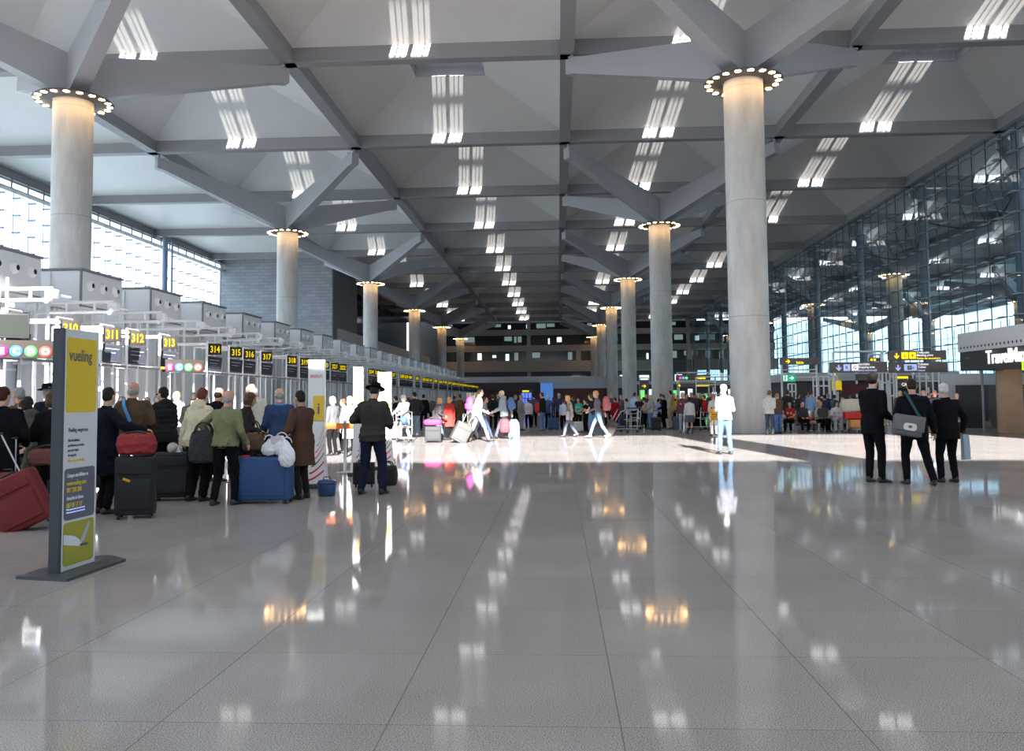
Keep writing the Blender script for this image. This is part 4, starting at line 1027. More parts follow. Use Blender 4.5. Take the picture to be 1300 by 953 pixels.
def sleeves(mb, p, add, cuff=0.0):
    for sh, el, wr, s_ in ((p.shr, p.el_r, p.wr_r, 1), (p.shl, p.el_l, p.wr_l, -1)):
        w2 = wr - (wr-el)*cuff
        capsule(mb, sh - p.rt*s_*.05, sh, .058+add, .056+add); capsule(mb, sh, el, .054+add, .046+add); capsule(mb, el, w2, .046+add, .034+add*.8)
GAR = {}
def top_mesh(kind, p, key):
    k = (kind, key)
    if k in GAR: return GAR[k]
    mb = MB(); add = {'tee': .010, 'shirt': .014, 'sweater': .018, 'jacket': .028, 'suit': .024, 'coat': .030, 'puffer': .042}[kind.split('_')[0]]
    hem = {'tee': -.08, 'shirt': -.10, 'sweater': -.06, 'jacket': -.13, 'suit': -.20, 'coat': -.42, 'puffer': -.16}[kind.split('_')[0]]
    if '_long' in kind: hem -= .22
    rings = []; g = p.girth; seated = p.pz < .7
    if seated: hem = -.10
    for i in range(5):
        t = hem + (-.10-hem)*i/5
        c = p.P + V((0, 0, t)) if p.lean > 5 else p.P + p.up*t
        fl = 1 + .10*(1-i/5) if hem < -.3 else 1.0
        mid = (p.kn_r + p.kn_l)/2 - p.P; off = V((mid.x, mid.y, 0))*(-t/.5)*.55 if not seated else V((0, 0, 0))
        rings.append(ering(c + off, p.rt, p.fd, ((.168)*g+add)*fl, (.118*g+add+(g-1)*.05)*fl))
    rings += torso_rings(p, -.05, .48 if kind[:3] != 'tee' else .48, add)
    mb.loft(rings)
    for sh in (p.shl, p.shr): capsule(mb, p.nb - p.up*.045, sh + p.up*.002, .052+add*.5, .054+add*.7)
    rr_ = torso_rings(p, .40, .51, add*.8); mb.loft(rr_)
    if kind[:3] == 'tee':
        for sh, el, s_ in ((p.shr, p.el_r, 1), (p.shl, p.el_l, -1)): capsule(mb, sh, sh*.45+el*.55, .062, .056)
    else: sleeves(mb, p, add)
    if p.f:
        for s_ in (-1, 1): mb.ell(p.P + p.up*.30 + p.rt*.07*s_ + p.fd*(.085+add*.6), (.066, .05, .064), nu=12, nv=8)
    # collar
    nb = p.nb - p.up*.012
    cr = .066+add*.35
    mb.loft([ering(nb - p.up*.04, p.rt, p.fd, cr+.035, cr+.022), ering(nb + p.up*.012, p.rt, p.fd, cr+.004, cr+.004), ering(nb + p.up*(.046 if kind[:3] != 'tee' else .01), p.rt, p.fd, cr, cr)])
    if '_hood' in kind:
        c = p.nb - p.fd*.075 - p.up*.015
        mb.ell((0, 0, 0), (.125, .075, .10), mtx=Matrix.Translation(c) @ Matrix((p.rt, p.fd, p.up)).transposed().to_4x4(), nu=16, nv=10)
        mb.ell((0, 0, 0), (.115, .10, .06), mtx=Matrix.Translation(c + p.up*.05 + p.fd*.03) @ Matrix((p.rt, p.fd, p.up)).transposed().to_4x4(), nu=16, nv=10)
    amt = {'tee': .010, 'shirt': .017, 'sweater': .015, 'jacket': .021, 'suit': .011, 'coat': .016, 'puffer': .012}[kind.split('_')[0]]
    if 'puffer' in kind:
        me = remesh(mb, 'jacket', .014, 3, amt, 6, hash(key) % 1000 if False else sum(map(ord, key)))
        n = len(me.vertices); co = np.empty(n*3, np.float32); no = np.empty(n*3, np.float32); me.vertices.foreach_get('co', co); me.vertices.foreach_get('normal', no)
        co = co.reshape(-1, 3); no = no.reshape(-1, 3); q = np.abs(np.sin(co[:, 2]*PI/.085)); co = co + no*((q**.5-.7)*.016)[:, None]; me.vertices.foreach_set('co', co.ravel())
    else: me = remesh(mb, 'jacket' if kind.split('_')[0] in ('jacket', 'coat', 'suit') else kind.split('_')[0], .0125, 4, amt, 5.5, sum(map(ord, key+kind)))
    GAR[k] = me; return me
def legs_mesh(kind, p, key):
    k = ('L'+kind, key)
    if k in GAR: return GAR[k]
    mb = MB(); add = .014; g = p.girth
    if kind == 'skirt' or kind == 'longskirt':
        L = .46 if kind == 'skirt' else .80; mid = (p.kn_r+p.kn_l)/2 - p.P; rings = []
        for i in range(8):
            t = L*i/7; rings.append(ering(p.P + V((mid.x, mid.y, 0))*min(1, t/.45)*.8 - V((0, 0, t-.06)), V((1, 0, 0)), V((0, 1, 0)), .150+.06*min(1, t*3)+.06*t, .115+.05*min(1, t*3)+.07*t))
        mb.loft(rings[::-1])
        me = remesh(mb, 'skirt', .0125, 3, .012, 6, 3)
    else:
        rr = torso_rings(p, -.1, .05, add*.8); mb.loft(rr)
        for hp, kn, an in ((p.hpr, p.kn_r, p.an_r), (p.hpl, p.kn_l, p.an_l)):
            wd = 1.15 if kind == 'baggy' else 1.0
            capsule(mb, hp - V((0, 0, .01)), kn, (.092*(1+(g-1)*.5)+add)*1.0, (.060+add)*wd); m_ = kn*.6+an*.4
            an2 = an + (kn-an).normalized()*(-.028)
            capsule(mb, kn, m_, (.058+add)*wd, (.056+add)*wd); capsule(mb, m_, an2 + (kn-an).normalized()*.045, (.056+add)*wd, (.046+add)*wd)
        me = remesh(mb, 'trousers', .0125, 3, .018 if kind != 'suit' else .010, 6, sum(map(ord, key)))
    GAR[k] = me; return me
def shoe_mesh(p, s_, key, kind='shoe'):
    k = (kind, key, s_)
    if k in GAR: return GAR[k]
    an = p.an_r if s_ > 0 else p.an_l; yw = p.rfy if s_ > 0 else p.lfy; pt = math.radians(p.rpitch if s_ > 0 else p.lpitch)
    f = V((-math.sin(yw), math.cos(yw), 0)); r = f.cross(V((0, 0, 1))); u = V((0, 0, 1))
    mb = MB(); rings = []
    for t, w_, z0, z1 in ((-.075, .022, -.060, .0), (-.06, .034, -.074, .015), (-.01, .037, -.075, .035), (.05, .040, -.075, .005), (.11, .045, -.075, -.022), (.155, .042, -.075, -.032), (.185, .026, -.074, -.042), (.195, .010, -.070, -.05)):
        cz = (z0+z1)/2; rings.append(ering(an + f*t + u*cz, r, u, w_, (z1-z0)/2, 14, 2.8))
    mb.loft(rings)
    if kind == 'boot': capsule(mb, an, an + ((p.kn_r if s_ > 0 else p.kn_l)-an)*.45, .048, .056)
    me = mb.mesh('shoe')
    if pt:
        T = Matrix.Translation(an) @ Matrix.Rotation(pt, 4, r) @ Matrix.Translation(-an); me.transform(T)
    GAR[k] = me; return me
def hair_mesh(kind, p, key):
    k = ('H'+kind, key)
    if k in GAR: return GAR[k]
    c, r, f, u = p.hc, p.hr, p.hf, p.hu; B = Matrix((r, f, u)).transposed().to_4x4(); mb = MB()
    def E(cx, cy, cz, a, b, d): mb.ell((0, 0, 0), (a, b, d), mtx=Matrix.Translation(c + r*cx + f*cy + u*cz) @ B, nu=18, nv=12)
    amt = .008
    if kind == 'short': E(0, -.018, .048, .083, .098, .088); E(0, -.045, -.005, .078, .068, .075)
    elif kind == 'cropped': E(0, -.018, .046, .079, .095, .083); E(0, -.040, -.005, .075, .066, .065); amt = .003
    elif kind == 'ring':
        E(0, -.036, -.022, .081, .072, .062); E(0, -.052, -.045, .066, .052, .050); amt = .003
    elif kind == 'messy': E(0, -.012, .055, .092, .105, .092); E(0, -.045, .0, .088, .078, .085); E(.03, .05, .09, .05, .05, .04); amt = .016
    elif kind == 'bob': E(0, -.018, .048, .090, .104, .090); E(0, -.045, -.03, .094, .078, .095); E(.07, -.01, -.04, .025, .05, .075); E(-.07, -.01, -.04, .025, .05, .075); amt = .010
    elif kind == 'curly': E(0, -.020, .050, .104, .114, .098); E(0, -.048, -.02, .104, .084, .088); amt = .020
    elif kind in ('long', 'longer'):
        E(0, -.018, .048, .087, .102, .088); L = -.20 if kind == 'long' else -.30
        mb.loft([ering(c + u*L - f*.075, r, f, .055, .022), ering(c + u*(L*.6) - f*.078, r, f, .085, .038), ering(c - u*.02 - f*.05, r, f, .092, .062), ering(c + u*.05 - f*.03, r, f, .085, .07)])
        E(.072, .0, -.05, .020, .04, .09); E(-.072, .0, -.05, .020, .04, .09); amt = .010
    elif kind == 'bun': E(0, -.018, .048, .085, .10, .088); E(0, -.045, -.01, .080, .066, .07); E(0, -.115, .02, .042, .04, .042)
    me = remesh(mb, 'hair', .008, 2, amt, 16 if kind in ('curly', 'messy') else 12, 5)
    GAR[k] = me; return me
def hat_mesh(kind, p, key):
    k = ('T'+kind, key)
    if k in GAR: return GAR[k]
    c, r, f, u = p.hc, p.hr, p.hf, p.hu; mb = MB()
    if kind == 'felt':
        P_ = [(.155, .045, 0), (.155, .052, 0), (.09, .055, 0), (.088, .10, 0), (.080, .135, 0), (.055, .145, 0), (.02, .135, 0)]
        mb.loft([ering(c + u*z + f*(-.005), r, f, a, a*1.12, 28, 2) for a, z, _ in P_])
    elif kind == 'cap':
        mb.loft([ering(c + u*z + f*(-.01), r, f, a, a*1.18, 24, 2) for a, z in ((.086, .022), (.088, .06), (.080, .095), (.055, .120), (.015, .132))])
        mb.loft([ering(c + u*.03 + f*(.09+.02*i), r, u, w_, .006, 16, 2) for i, w_ in enumerate((.078, .075, .066, .050, .025))])
    elif kind == 'beanie':
        mb.loft([ering(c + u*z + f*(-.012), r, f, a, a*1.16, 24, 2) for a, z in ((.088, .005), (.092, .03), (.090, .08), (.070, .120), (.025, .145))])
    me = mb.mesh('hat'); GAR[k] = me; return me

SKINS = {'light': (.62, .36, .26), 'pale': (.72, .47, .37), 'tan': (.45, .25, .16), 'ruddy': (.62, .30, .22)}
def skin(n): return mat('skin_' + n, SKINS[n], .5, spec=.3)
PEOPLE = []
def person(px, yh, yf, pose, key, face, label, top=('jacket', (.1, .1, .1)), bottom=('trousers', (.03, .03, .035)), hair=('short', (.03, .02, .015)), hat=None, shoes=(.02, .02, .02), sk='light',
           H=None, Y=None, group=None, boots=False, dx=0, X=None):
    """px column, yh row of head top, yf row of the feet"""
    hm = pose.hc.z + .125 + (.02 if hat else 0)
    if X is not None: g = V((X, Y, 0))
    elif Y is not None: q = at(px, 560, Y); g = V((q.x, Y, 0))
    else: g = ground(px, yf)
    if H is None:
        ht = at(px, yh, g.y).z; sc = ht/hm
    else: sc = H/1.75
    sc = max(.80 if Y is None and yf and pose.pz > .7 else .85, min(1.12, sc))
    o = thing('person', label, 'person', g, math.radians(face), group, sc)
    b = link('body', body_mesh(pose, key), o); b.material_slots[0].link = 'OBJECT'; b.material_slots[0].material = skin(sk)
    def dress(name, me, col, mm=None):
        m_ = mm or cloth(col); c = link(name, me, o)
        if not me.materials: me.materials.append(m_)
        elif me.materials[0] is not m_: c.material_slots[0].link = 'OBJECT'; c.material_slots[0].material = m_
        return c
    if bottom: dress('skirt' if 'skirt' in bottom[0] else 'trousers', legs_mesh(bottom[0], pose, key), bottom[1])
    if top: dress({'tee': 'shirt', 'shirt': 'shirt', 'sweater': 'sweater', 'jacket': 'jacket', 'suit': 'suit_jacket', 'coat': 'coat', 'puffer': 'puffer_jacket'}[top[0].split('_')[0]], top_mesh(top[0], pose, key), top[1])
    for s_ in (1, -1):
        dress('boot' if boots else 'shoe', shoe_mesh(pose, s_, key, 'boot' if boots else 'shoe'), None, mat('shoe_%.2f_%.2f' % (shoes[0], shoes[2]), shoes, .4))
    if hair: dress('hair', hair_mesh(hair[0], pose, key), None, mat('hair_%.2f_%.2f_%.2f' % tuple(hair[1]), hair[1], .6, spec=.15, nscale=60, namt=.3, bump=.4))
    if hat: dress('hat', hat_mesh(hat[0], pose, key), hat[1])
    o['_k'] = key; del o['_k']
    PEOPLE.append((o, pose, sc, label)); return o, pose, sc
def wpos(o, sc, p):
    return o.matrix_basis @ V(p) if False else Matrix.Translation(o.location) @ Matrix.Rotation(o.rotation_euler.z, 4, 'Z') @ (V(p)*sc)
# ------------------------------------------------------------------ luggage helpers
def M_(n, c, r=.5, **k): return mat(n, c, r, **k)
def suitcase(label, p, rz, w, d, h, col, plain=False, tilt=0, handle=.45, hard=False, soft_m=None, group=None, name='suitcase', bow=False, lean_axis='X'):
    o = thing(name, label, 'suitcase', p, rz, group)
    m = soft_m or (M_('shell_%.3f_%.3f_%.3f' % col, col, .35 if hard else .75, nscale=14, namt=.12, bump=.15))
    g = MB(); g.rbox((0, 0, .05+h/2), (w, d, h), .055 if hard else .035, m, seg=4); sh = g.build('shell', None, o)
    g = MB()
    if hard:
        for k in range(5): g.rbox((-w*.36+w*.18*k, -d/2-.002, .05+h/2), (w*.05, .016, h*.78), .006, m)
        g.build('ribs', None, sh)
    elif plain:
        g.rbox((0, -d/2-.004, .05+h*.5), (w*.86, .02, h*.78), .009, m); g.build('front_panel', None, sh)
    else:
        g.rbox((0, -d/2-.012, .05+h*.36), (w*.84, .03, h*.52), .012, m); g.rbox((0, -d/2-.008, .05+h*.80), (w*.84, .02, h*.20), .01, m); g.build('front_pocket', None, sh)
    g = MB(); g.tube((-w*.42, -d/2+.02, .05+h*.5), (w*.42, -d/2+.02, .05+h*.5), .001) if False else None
    g.rbox((0, 0, .05+h/2), (w+.006, .012, h+.006), .004, M_BLACK); g.build('zip_line', None, sh)
    if handle:
        g = MB()
        for s_ in (-1, 1): g.tube((s_*w*.2, d*.32, .05+h), (s_*w*.2, d*.32, .05+h+handle), .010, n=8, m=M_STEEL)
        g.rbox((0, d*.32, .05+h+handle), (w*.4+.05, .035, .03), .01, M_BLACK); g.build('pull_handle', None, o)
    g = MB(); g.path([(-.09, 0, .05+h-.005), (-.08, 0, .05+h+.03), (.08, 0, .05+h+.03), (.09, 0, .05+h-.005)], .012, 8, M_BLACK); g.build('carry_handle', None, o)
    for sx in (-1, 1):
        for sy in (-1, 1):
            g = MB(); g.tube((sx*(w/2-.05)-.013, sy*(d/2-.04), .032), (sx*(w/2-.05)+.013, sy*(d/2-.04), .032), .032, n=14, m=M_BLACK); g.box(sx*(w/2-.05)-.018, sx*(w/2-.05)+.018, sy*(d/2-.04)-.015, sy*(d/2-.04)+.015, .04, .07, M_DARK); g.build('wheel', None, o)
    if tilt: o.rotation_euler = (0, 0, rz); o.rotation_euler.rotate_axis('X', math.radians(tilt)) if lean_axis == 'X' else o.rotation_euler.rotate_axis('Y', math.radians(tilt))
    return o
def blob_bag(name, label, cat, p, w, d, h, col, rz=0, strap=.25, kind='tote', group=None, mm=None, seed=1, tilt=0, strap_w=.012):
    """soft bag whose origin is its bottom centre"""
    o = thing(name, label, cat, p, rz, group); g = MB()
    prof = {'tote': [(0, .72), (.08, .95), (.35, 1.0), (.7, .93), (.93, .80), (1, .62)], 'plastic': [(0, .35), (.08, .72), (.3, 1.0), (.6, .88), (.82, .45), (1, .16)], 'duffel': [(0, .80), (.12, .96), (.5, 1.05), (.85, .95), (1, .80)],
            'pack': [(0, .8), (.1, .98), (.45, 1.0), (.8, .9), (1, .5)]}[kind]
    g.loft([ering(V((0, 0, z*h)), V((1, 0, 0)), V((0, 1, 0)), w/2*s_, d/2*s_, 28, 3.2 if kind != 'plastic' else 2.2) for z, s_ in prof])
    m = mm or M_('bag_%.3f_%.3f_%.3f' % col, col, .7, nscale=12, namt=.15, bump=.3)
    me = remesh(g, 'bag_body', max(.008, min(w, h)/45), 2, .012, 8, seed); me.materials.append(m); b = link('bag_body', me, o)
    if strap:
        g = MB(); n = 10
        for s_ in ((-1, 1) if kind in ('tote', 'duffel') else (0,)):
            pts = [V((w*.28*math.cos(PI*k/n), s_*d*.3, h*.9 + strap*math.sin(PI*k/n))) for k in range(n+1)]; g.path(pts, strap_w, 6)
        g.build('handle', m if kind == 'plastic' else M_BLACK, o)
    if kind == 'pack':
        g = MB(); g.rbox((0, -d*.48, h*.32), (w*.7, d*.3, h*.42), .03); g.build('front_pocket', m, b)
    if tilt: o.rotation_euler.rotate_axis('X', math.radians(tilt))
    return o
def trolley(label, p, rz, group='luggage trolleys'):
    o = thing('luggage_trolley', label, 'luggage trolley', p, rz, group); m = M_STEEL
    g = MB()
    for s_ in (-1, 1):
        g.path([(s_*.28, -.35, 1.02), (s_*.28, -.30, .5), (s_*.26, -.28, .16), (s_*.16, .65, .14)], .018, 8, m)
    for z in (.16, .5, .8): g.tube((-.28, -.30, z), (.28, -.30, z), .014, n=8, m=m)
    for y in (0, .3, .6): g.tube((-.22, y, .15), (.22, y, .15), .014, n=8, m=m)
    g.build('frame', None, o)
    g = MB(); g.tube((-.30, -.36, 1.03), (.30, -.36, 1.03), .024, n=10, m=M_DARK); g.build('push_bar', None, o)
    g = MB()
    for y in (-.3,): g.path([(-.26, y, .52), (-.26, y+.25, .56), (.26, y+.25, .56), (.26, y, .52)], .012, 6, m)
    g.build('basket', None, o)
    for x, y in ((-.25, -.28), (.25, -.28), (0, .60)):
        g = MB(); g.tube((x-.02, y, .07), (x+.02, y, .07), .07, n=16, m=M_BLACK); g.box(x-.025, x+.025, y-.01, y+.01, .07, .15, m); g.build('wheel', None, o)
    return o
# ------------------------------------------------------------------ colours
BLK = (.007, .007, .008); NAV = (.014, .018, .042); BRN = (.10, .055, .035); JEAN = (.12, .22, .40); JEANL = (.09, .15, .24); DJ = (.04, .05, .08)
HB = (.02, .016, .014); HBR = (.10, .05, .025); HGR = (.30, .29, .28); HWH = (.62, .61, .60); HBL = (.50, .33, .14); HRD = (.13, .035, .02)

# ------------------------------------------------------------------ three suited people, hall side
P_A = Pose(pz=.955, lean=2, head=(-20, 4), rh=(.16, .22, 1.02), lh=(-.10, .28, 1.0), rf=(.12, .03, .075), lf=(-.07, -.02, .075), fyaw=10)
A = person(1110, 472.5, 612, P_A, 'slim_suit', -58, 'slim black-haired person in a black suit with pale blue collar, face turned aside', ('suit', BLK), ('suit', BLK), ('short', HB))
P_B = Pose(pz=.93, lean=2, head=(10, 8), girth=1.13, rh=(.34, .10, .86), lh=(-.22, .26, 1.0), rf=(.26, -.05, .075), lf=(-.10, .12, .075), rcurl=.5)
B = person(1163, 480.5, 615.5, P_B, 'stocky_suit', -6, 'stocky balding person in a black suit carrying a grey shoulder bag, legs apart', ('suit', (.008, .0085, .013)), ('suit', BLK), ('cropped', (.035, .02, .014)))
P_C = Pose(pz=.95, lean=3, head=(28, 8), girth=1.16, rh=(.31, .02, .90), lh=(-.14, .34, 1.02), re=(.5, -1, 0), rf=(.13, .0, .075), lf=(-.13, .02, .075), rcurl=.8)
C_ = person(1205, 486.5, 612, P_C, 'white_haired_suit', 12, 'white-haired person in a long black suit jacket carrying a pale blue bag', ('suit_wide', BLK), ('suit', BLK), ('short', HWH))
def belt(o, sc, pts, r, m, name, parent=None):
    """strap through points given in the wearer's own frame, built where it hangs"""
    g = MB(); P = [wpos(o, sc, q) for q in pts]; g.path(P, r, 6, m); return g, P
def flat_strap(P, w, m, t=.004, up=None):
    g = MB(); vs = []; P = [V(p) for p in P]
    for k, p in enumerate(P):
        d = (P[min(k+1, len(P)-1)] - P[max(k-1, 0)]).normalized(); s_ = d.cross(up[k] if up else V((0, 1, 0))).normalized(); vs.append([p - s_*w/2, p + s_*w/2])
    n = [((up[k] if up else V((0, 1, 0)))*t) for k in range(len(P))]
    rings = [[a - nn, b - nn, b + nn, a + nn] for (a, b), nn in zip(vs, n)]; g.loft(rings, m, smooth=False); return g
# grey shoulder bag with its green strap (one thing, rests against the stocky man's left hip)
o, pose, sc = B
c = wpos(o, sc, (-.20, -.26, .80))
bag = thing('shoulder_bag', 'grey flap shoulder bag with a white oval badge and green strap', 'bag', (c.x, c.y, c.z), math.radians(-4))
g = MB(); g.rbox((0, 0, .17), (.46, .15, .34), .05, None, seg=4)
me = remesh(g, 'bag_body', .01, 3, .010, 8, 4); me.materials.append(M_('bag_grey', (.14, .13, .135), .8, nscale=14, namt=.15, bump=.3)); bb = link('bag_body', me, bag); 
g = MB(); g.rbox((0, -.085, .215), (.47, .02, .25), .012, M_('bag_flap', (.17, .16, .165), .8, nscale=14, namt=.15, bump=.3)); fl = g.build('flap', None, bag)
g = rrect(.20, .115, .045, M_('badge_white', (.7, .7, .68), .6)); bd = g.build('badge', None, fl, (-.09, -.096, .10)); g = MB(); g.ell((.10, -.006, .06), (.03, .003, .022), M_('badge_mark', (.1, .14, .1), .6)); g.build('badge_mark', None, bd)
bag.rotation_euler = (0, math.radians(9), math.radians(-4))
inv = (Matrix.Translation(bag.location) @ Matrix.LocRotScale(None, bag.rotation_euler, None).to_4x4()).inverted()
pts = [wpos(o, sc, q) for q in ((-.36, -.24, 1.12), (-.19, -.215, 1.30), (-.10, -.175, 1.42), (-.06, -.125, 1.50), (-.075, -.02, 1.535), (-.06, .08, 1.50))]
pts = [wpos(o, sc, q) for q in ((.02, -.285, 1.08), (-.04, -.245, 1.22), (-.09, -.205, 1.34), (-.12, -.165, 1.43), (-.14, -.115, 1.49), (-.14, -.03, 1.515), (-.13, .08, 1.47))]
pts = [inv @ V(q) for q in pts]; g = flat_strap(pts, .042, M_('strap_green', (.015, .06, .06), .7)); g.build('strap', None, bag)
# pale blue bag
o, pose, sc = C_
w_ = wpos(o, sc, pose.wr_r); g = thing('paper_bag', 'flat pale blue bag hanging at the side of the white-haired suited person', 'bag', (w_.x+.03, w_.y-.02, w_.z-.48), math.radians(40))
m = MB(); m.loft([[V((-.10, -.03, 0)), V((.12, -.03, 0)), V((.12, .03, 0)), V((-.10, .03, 0))], [V((-.10, -.025, .36)), V((.10, -.025, .36)), V((.10, .025, .36)), V((-.10, .025, .36))], [V((-.09, -.012, .42)), V((.09, -.012, .42)), V((.09, .012, .42)), V((-.09, .012, .42))]], smooth=False); m.build('bag_body', M_('pale_blue_bag', (.30, .36, .44), .6), g)
m = MB(); m.path([(-.05, 0, .415), (-.03, 0, .47), (.03, 0, .47), (.05, 0, .415)], .006, 6); m.build('handle', M_BLACK, g)

# ------------------------------------------------------------------ white cap man in the sun
P_W = Pose(pz=.955, lean=0, head=(25, 0), rh=(.20, .24, 1.04), lh=(-.12, .34, 1.10), re=(.25, -1, -.2), le=(-.25, -1, -.2), rf=(.13, -.03, .075), lf=(-.12, .06, .075), girth=1.08)
W = person(921, 487, 576.5, P_W, 'white_cap', 10, 'person in a white cap, loose white shirt and light jeans, standing alone in the sun', ('shirt', (.26, .26, .29)), ('trousers', JEANL), ('cropped', HWH), hat=('cap', (.85, .84, .82)), shoes=(.03, .03, .03))

# ------------------------------------------------------------------ hatted man by the banners
P_H = Pose(pz=.94, lean=5, head=(0, 16), girth=1.12, rh=(.17, .34, 1.05), lh=(-.26, .30, 1.14), re=(.45, -1, -.3), le=(-.6, -.8, -.3), rf=(.17, -.02, .075), lf=(-.17, -.06, .075))
Hm = person(473, 485, 627, P_H, 'felt_hat', -8, 'person in a black felt hat, dark olive-grey jacket and navy trousers, back turned', ('jacket', (.045, .041, .036)), ('baggy', NAV), ('cropped', HB), hat=('felt', BLK), shoes=BLK)
suitcase('black cabin suitcase on the floor in front of the hatted person', ground(462, 618) , .2, .36, .22, .36, BLK, handle=.42)
q = ground(492, 616); blob_bag('holdall', 'black soft bag on the floor behind the legs of the hatted person', 'bag', q, .34, .24, .34, BLK, kind='duffel', strap=.1)

# ------------------------------------------------------------------ queue, nearest people
P_G = Pose(pz=.945, lean=4, head=(-2, 14), girth=1.17, rh=(.28, .14, .93), lh=(-.34, .18, 1.02), le=(-1, -.6, 0), rf=(.14, .03, .075), lf=(-.15, -.06, .075), lcurl=.8)
G = person(285, 495.5, 641, P_G, 'green_sweater', -8, 'bald person in an olive green sweater and black trousers, back turned', ('sweater', (.19, .20, .105)), ('trousers', BLK), ('ring', HGR), sk='ruddy')
P_E = Pose(True, pz=.94, lean=8, head=(-20, 14), girth=1.16, lh=(-.36, .10, .86), le=(-1, -.5, 0), rh=(.2, .3, 1.05), lcurl=.8)
E_ = person(249, 492.5, 636, P_E, 'cream_coat', -14, 'person with reddish-brown hair in a cream hooded jacket, back turned', ('jacket_hood', (.62, .54, .38)), ('baggy', BLK), ('short', HRD), shoes=BLK)
P_R = Pose(pz=.945, lean=4, head=(10, 6), girth=1.05, rh=(.10, .32, 1.04), lh=(-.30, .22, 1.0), rf=(.12, .03, .075), lf=(-.10, -.03, .075))
R_ = person(384, 496, 633, P_R, 'brown_coat', 62, 'black-haired person in a long brown jacket, side on, behind the blue suitcase end', ('coat_short', (.085, .045, .032)), ('trousers', (.02, .018, .02)), ('short', HB), sk='tan')
P_U = Pose(pz=.95, lean=6, head=(0, 16), girth=1.1, rh=(.22, .3, .98), lh=(-.22, .3, .98))
U_ = person(356, 493, None, P_U, 'blue_jacket', 30, 'grey-haired person in a navy blue jacket with a light blue collar', ('jacket', (.035, .06, .14)), ('trousers', BLK), ('ring', HGR), Y=13.7)
P_S = Pose(pz=.955, lean=14, head=(0, 26), rh=(.10, .38, 1.05), lh=(-.12, .36, 1.02))
S_ = person(333, 484, None, P_S, 'cream_jacket', 78, 'white-haired person with glasses, cream jacket and red scarf, looking down', ('jacket', (.62, .58, .50)), ('trousers', BLK), ('ring', HWH), Y=14.8, H=1.80, sk='ruddy')
person(308, 500, None, P_E, 'cream_coat', -80, 'person in black with sunglasses, partly hidden between the green sweater and the cream jacket', ('jacket', (.03, .025, .028)), ('baggy', BLK), ('bob', HBR), Y=13.6, sk='tan', H=1.62)
person(273, 493, None, P_U, 'blue_jacket', -10, 'dark-dressed balding person just visible behind the cream hooded jacket', ('jacket', BLK), ('trousers', BLK), ('ring', HB), Y=14.9, sk='ruddy', H=1.72)
P_K = Pose(True, pz=.94, lean=3, head=(0, 4), girth=1.12, rh=(.16, .28, 1.0), lh=(-.2, .26, 1.0))
K_ = person(209, 493, None, P_K, 'fur_hood', 66, 'person with short black hair and sunglasses in a black puffer jacket with fur hood', ('puffer_hood', (.02, .02, .022)), ('trousers', BLK), ('short', HB), Y=13.9, H=1.72)
person(243, 502, None, P_U, 'blue_jacket', 0, 'black-haired person hidden up to the head, left neighbour of the cream hooded jacket'.replace('left neighbour', 'neighbour'), ('jacket', BLK), ('trousers', BLK), ('short', HB), Y=17.0, H=1.65)
person(226, 500, None, P_K, 'fur_hood', 150, 'sunlit fair person facing the queue from the check-in desks', ('jacket', (.75, .74, .80)), ('trousers', BLK), ('cropped', HBL), Y=21.5, H=1.75, sk='pale')
person(188, 520, None, P_K, 'fur_hood', 100, 'person in a glowing orange-red safety vest beyond the brown jacket', ('sweater', (.95, .12, .03)), ('trousers', BLK), ('short', HB), Y=21.0, H=1.6)
P_B7 = Pose(pz=.95, lean=2, head=(20, 6), girth=1.12, rh=(.24, .2, 1.0), lh=(-.24, .22, 1.02))
P7 = person(168, 485, None, P_B7, 'brown_jacket', 22, 'bald person in a brown jacket with a bright blue shoulder strap', ('jacket', (.085, .055, .032)), ('trousers', (.10, .11, .15)), ('ring', HGR), Y=12.6, sk='ruddy')
P_D6 = Pose(pz=.95, lean=2, head=(-30, 6), girth=1.12, rh=(.40, .36, 1.16), re=(.8, -.3, -.6), lh=(-.2, .2, 1.0), rcurl=.7)
P6 = person(131, 492, 652, P_D6, 'blue_black_coat', -38, 'person in a blue-black coat behind the totem, reaching for the red bag', ('coat', (.009, .010, .018)), ('trousers', BLK), ('short', HB))
P_F4 = Pose(True, pz=.94, lean=3, head=(10, 6), girth=1.12, rh=(.14, .32, 1.06), lh=(-.16, .34, 1.10))
P4 = person(68, 502, None, P_F4, 'black_coat_woman', 58, 'brown-haired person with sunglasses in a black coat, beside the totem', ('coat', BLK), ('trousers', BLK), ('bob', (.085, .05, .03)), Y=10.3, H=1.62)
person(62, 487, None, P_B7, 'brown_jacket', 70, 'person in a black brimmed hat standing in the queue beside the totem', ('coat', (.02, .022, .028)), ('trousers', BLK), ('cropped', HGR), hat=('felt', BLK), Y=13.3, H=1.76, sk='ruddy')
person(26, 497, None, P_B7, 'brown_jacket', 88, 'grey-haired person in a brown jacket, profile towards the desks', ('jacket', (.13, .065, .035)), ('trousers', BLK), ('short', HGR), Y=12.3, H=1.70, sk='ruddy')
person(1, 497, None, P_B7, 'brown_jacket', 20, 'person in black with dark reddish hair, cut by the picture edge', ('coat', BLK), ('trousers', BLK), ('short', (.06, .02, .015)), Y=9.85, H=1.66)
P_F5 = Pose(pz=.92, lean=30, head=(0, 20), girth=1.12, rh=(.15, .5, .9), lh=(-.15, .5, .9))
person(50, 522, None, P_F5, 'grey_bender', 66, 'stooping person in a grey-green hooded coat beside the red suitcase', ('coat_hood', (.07, .07, .062)), ('trousers', BLK), ('short', HB), Y=10.9, H=1.62)
person(96, 500, None, P_U, 'blue_jacket', 40, 'dark-coated person hidden behind the upper half of the totem', ('jacket', BLK), ('trousers', BLK), ('short', HB), Y=11.8, H=1.7)

